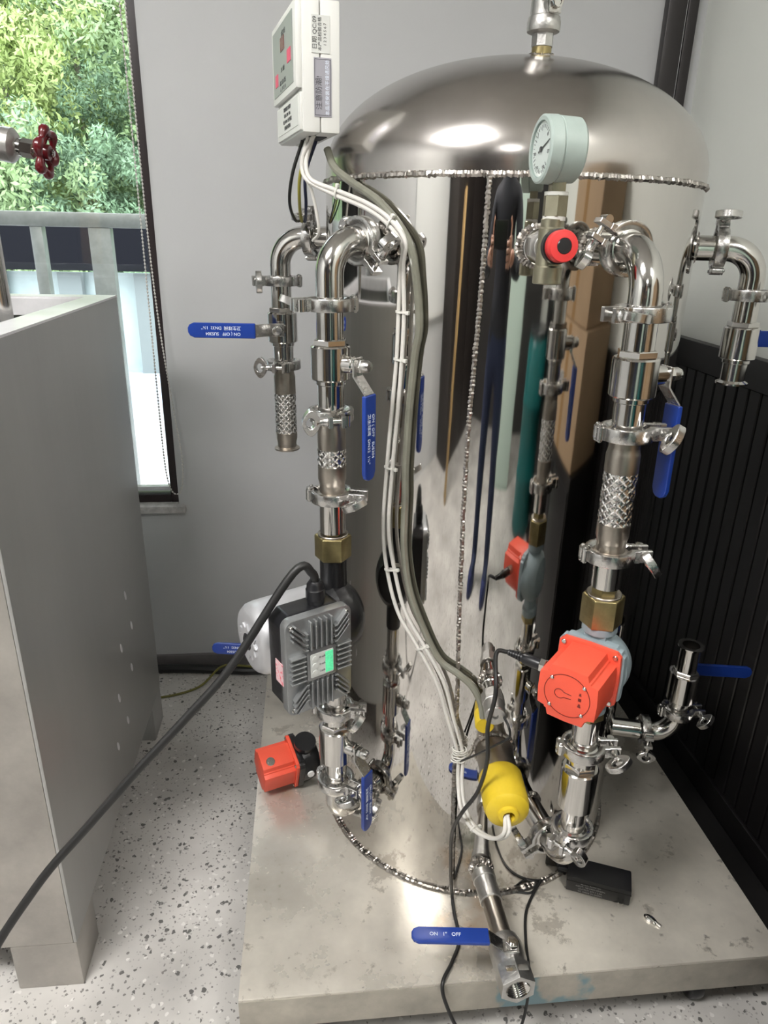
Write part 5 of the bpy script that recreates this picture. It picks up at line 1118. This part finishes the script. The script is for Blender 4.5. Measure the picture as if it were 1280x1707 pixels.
def skin_body(name, chain, edges, mt, root=0, sub=2):
    me = bpy.data.meshes.new(name); me.from_pydata([c[:3] for c in chain], edges, [])
    ob = bpy.data.objects.new(name, me); C.objects.link(ob)
    ob.modifiers.new('s', 'SKIN')
    for i, c in enumerate(chain):
        v = me.skin_vertices[0].data[i]; v.radius = (c[3], c[4] if len(c) > 4 else c[3]); v.use_root = (i == root)
    ss = ob.modifiers.new('u', 'SUBSURF'); ss.levels = sub; ss.render_levels = sub
    bpy.context.view_layer.update()
    m2 = bpy.data.meshes.new_from_object(ob.evaluated_get(bpy.context.evaluated_depsgraph_get()))
    bpy.data.objects.remove(ob); m2.name = name; m2.materials.clear(); m2.materials.append(mt); m2.shade_smooth(); return m2
def person():
    o = Vector((-0.47, -1.80, 0))
    t = thing('person', 'person in dark jacket and jeans photographing the tank, seen mirrored in its wall', 'person', T(*o))
    skin = mat('skin', (0.50, 0.28, 0.20), 0.5); jacket = mat('dark_jacket', (0.018, 0.020, 0.028), 0.75, bump=0.1, bscale=40); jeans = mat('navy_jeans', (0.020, 0.030, 0.075), 0.8, bump=0.08, bscale=60)
    # one continuous body: pelvis, spine, neck, head, arms bent forward to the phone, legs
    ch = [(0, 0, 0.95, .145, .10), (0, 0, 1.15, .135, .095), (0, 0.01, 1.36, .165, .105), (0, 0.02, 1.46, .075, .07), (0, 0.035, 1.54, .052, .055), (0, 0.06, 1.60, .068, .085), (0, 0.06, 1.68, .078, .095), (0, 0.05, 1.745, .055, .065),
          (-.19, 0, 1.41, .062, .06), (-.25, .06, 1.20, .048, .048), (-.15, .30, 1.21, .036, .036), (-.06, .42, 1.25, .026, .032), (.19, 0, 1.41, .062, .06), (.27, .06, 1.20, .048, .048), (.23, .30, 1.21, .036, .036), (.20, .42, 1.25, .026, .032),
          (-.10, 0, .88, .092, .09), (-.11, .02, .50, .062, .062), (-.12, -.02, .10, .042, .048), (-.12, .12, .045, .042, .034), (.10, 0, .88, .092, .09), (.12, .02, .50, .062, .062), (.13, -.02, .10, .042, .048), (.14, .12, .045, .042, .034)]
    ed = [(0, 1), (1, 2), (2, 3), (3, 4), (4, 5), (5, 6), (6, 7), (2, 8), (8, 9), (9, 10), (10, 11), (2, 12), (12, 13), (13, 14), (14, 15), (0, 16), (16, 17), (17, 18), (18, 19), (0, 20), (20, 21), (21, 22), (22, 23)]
    body = part('body', skin_body('body', ch, ed, skin), t)
    me = body.data; me.materials.append(jacket); me.materials.append(jeans)
    for f in me.polygons:
        c = f.center
        f.material_index = 2 if c.z < 0.98 else (1 if (c.z < 1.485 and c.y < 0.395) else 0)
    part('hair', MB().lathe([(0.0, 0.108), (0.05, 0.10), (0.085, 0.07), (0.098, 0.02), (0.094, -0.02), (0.085, -0.03)], 24, T(0, 0.035, 1.695) @ Matrix.Diagonal((0.86, 1.05, 1, 1))).mesh('hair', mat('black_hair', (0.010, 0.008, 0.007), 0.4)), t)
    part('nose', MB().lathe([(0.012, 0.0), (0.011, 0.012), (0.004, 0.024), (0.0, 0.025)], 10, frame((0, 0.150, 1.640), (0, 1, -0.35), (1, 0, 0))).mesh('nose', skin), t)
    for s_ in (-1, 1):
        part('eye', MB().lathe([(0.0, 0.006), (0.008, 0.004), (0.011, 0.0)], 12, frame((s_*0.031, 0.148, 1.668), (0, 1, 0), (1, 0, 0)) @ Matrix.Diagonal((1.3, 0.6, 1, 1))).mesh('eye', DARKPRINT), t)
        part('ear', MB().lathe([(0.0, 0.008), (0.016, 0.006), (0.018, 0.0)], 12, frame((s_*0.078, 0.055, 1.655), (s_, 0, 0), (0, 0, 1)) @ Matrix.Diagonal((1.7, 1, 1, 1))).mesh('ear', skin), t)
        part('shoe', MB().lathe([(0.0, 0.10), (0.05, 0.085), (0.062, 0.045), (0.060, 0.0)], 20, T(s_*0.13, 0.06, 0) @ Matrix.Diagonal((0.8, 2.1, 0.9, 1))).mesh('shoe', mat('blue_shoe', (0.02, 0.03, 0.11), 0.5)), t)
        # palm and five fingers wrapped on the phone edge
        wx = -0.06 if s_ < 0 else 0.20
        part('palm', MB().box((wx + (0.012 if s_ < 0 else -0.012), 0.445, 1.262), (0.024, 0.055, 0.075)).mesh('palm', skin, bevel=0.009, bseg=3), t)
        for k in range(5):
            z0 = 1.295-0.019*k; ln = (0.040, 0.052, 0.055, 0.050, 0.040)[k]; xi = wx + (0.014 if s_ < 0 else -0.014)
            fp = [(xi, 0.45, z0), (xi, 0.45+ln*0.55, z0+0.004), (xi + (0.012 if s_ < 0 else -0.012), 0.45+ln*0.62, z0+0.004), (xi + (0.030 if s_ < 0 else -0.030), 0.45+ln*0.50, z0+0.003)] if k else [(xi, 0.43, 1.30), (xi, 0.425, 1.328), (xi + (0.012 if s_ < 0 else -0.012), 0.432, 1.345)]
            part('finger', MB().tube(smooth_path(fp, 4), 0.0080, 10).mesh('finger', skin), t)
    part('mouth', MB().box((0, 0.152, 1.600), (0.040, 0.004, 0.006)).mesh('mouth', mat('lip', (0.36, 0.13, 0.11), 0.5), bevel=0.001), t)
    p_ = thing('smartphone', 'dark smartphone in the mirrored photographer\'s hands', 'phone', T(o.x+0.07, o.y+0.468, 1.300))
    part('case', MB().box((0, 0, 0), (0.16, 0.009, 0.076)).mesh('case', BLACKPL, bevel=0.003), p_)
person()
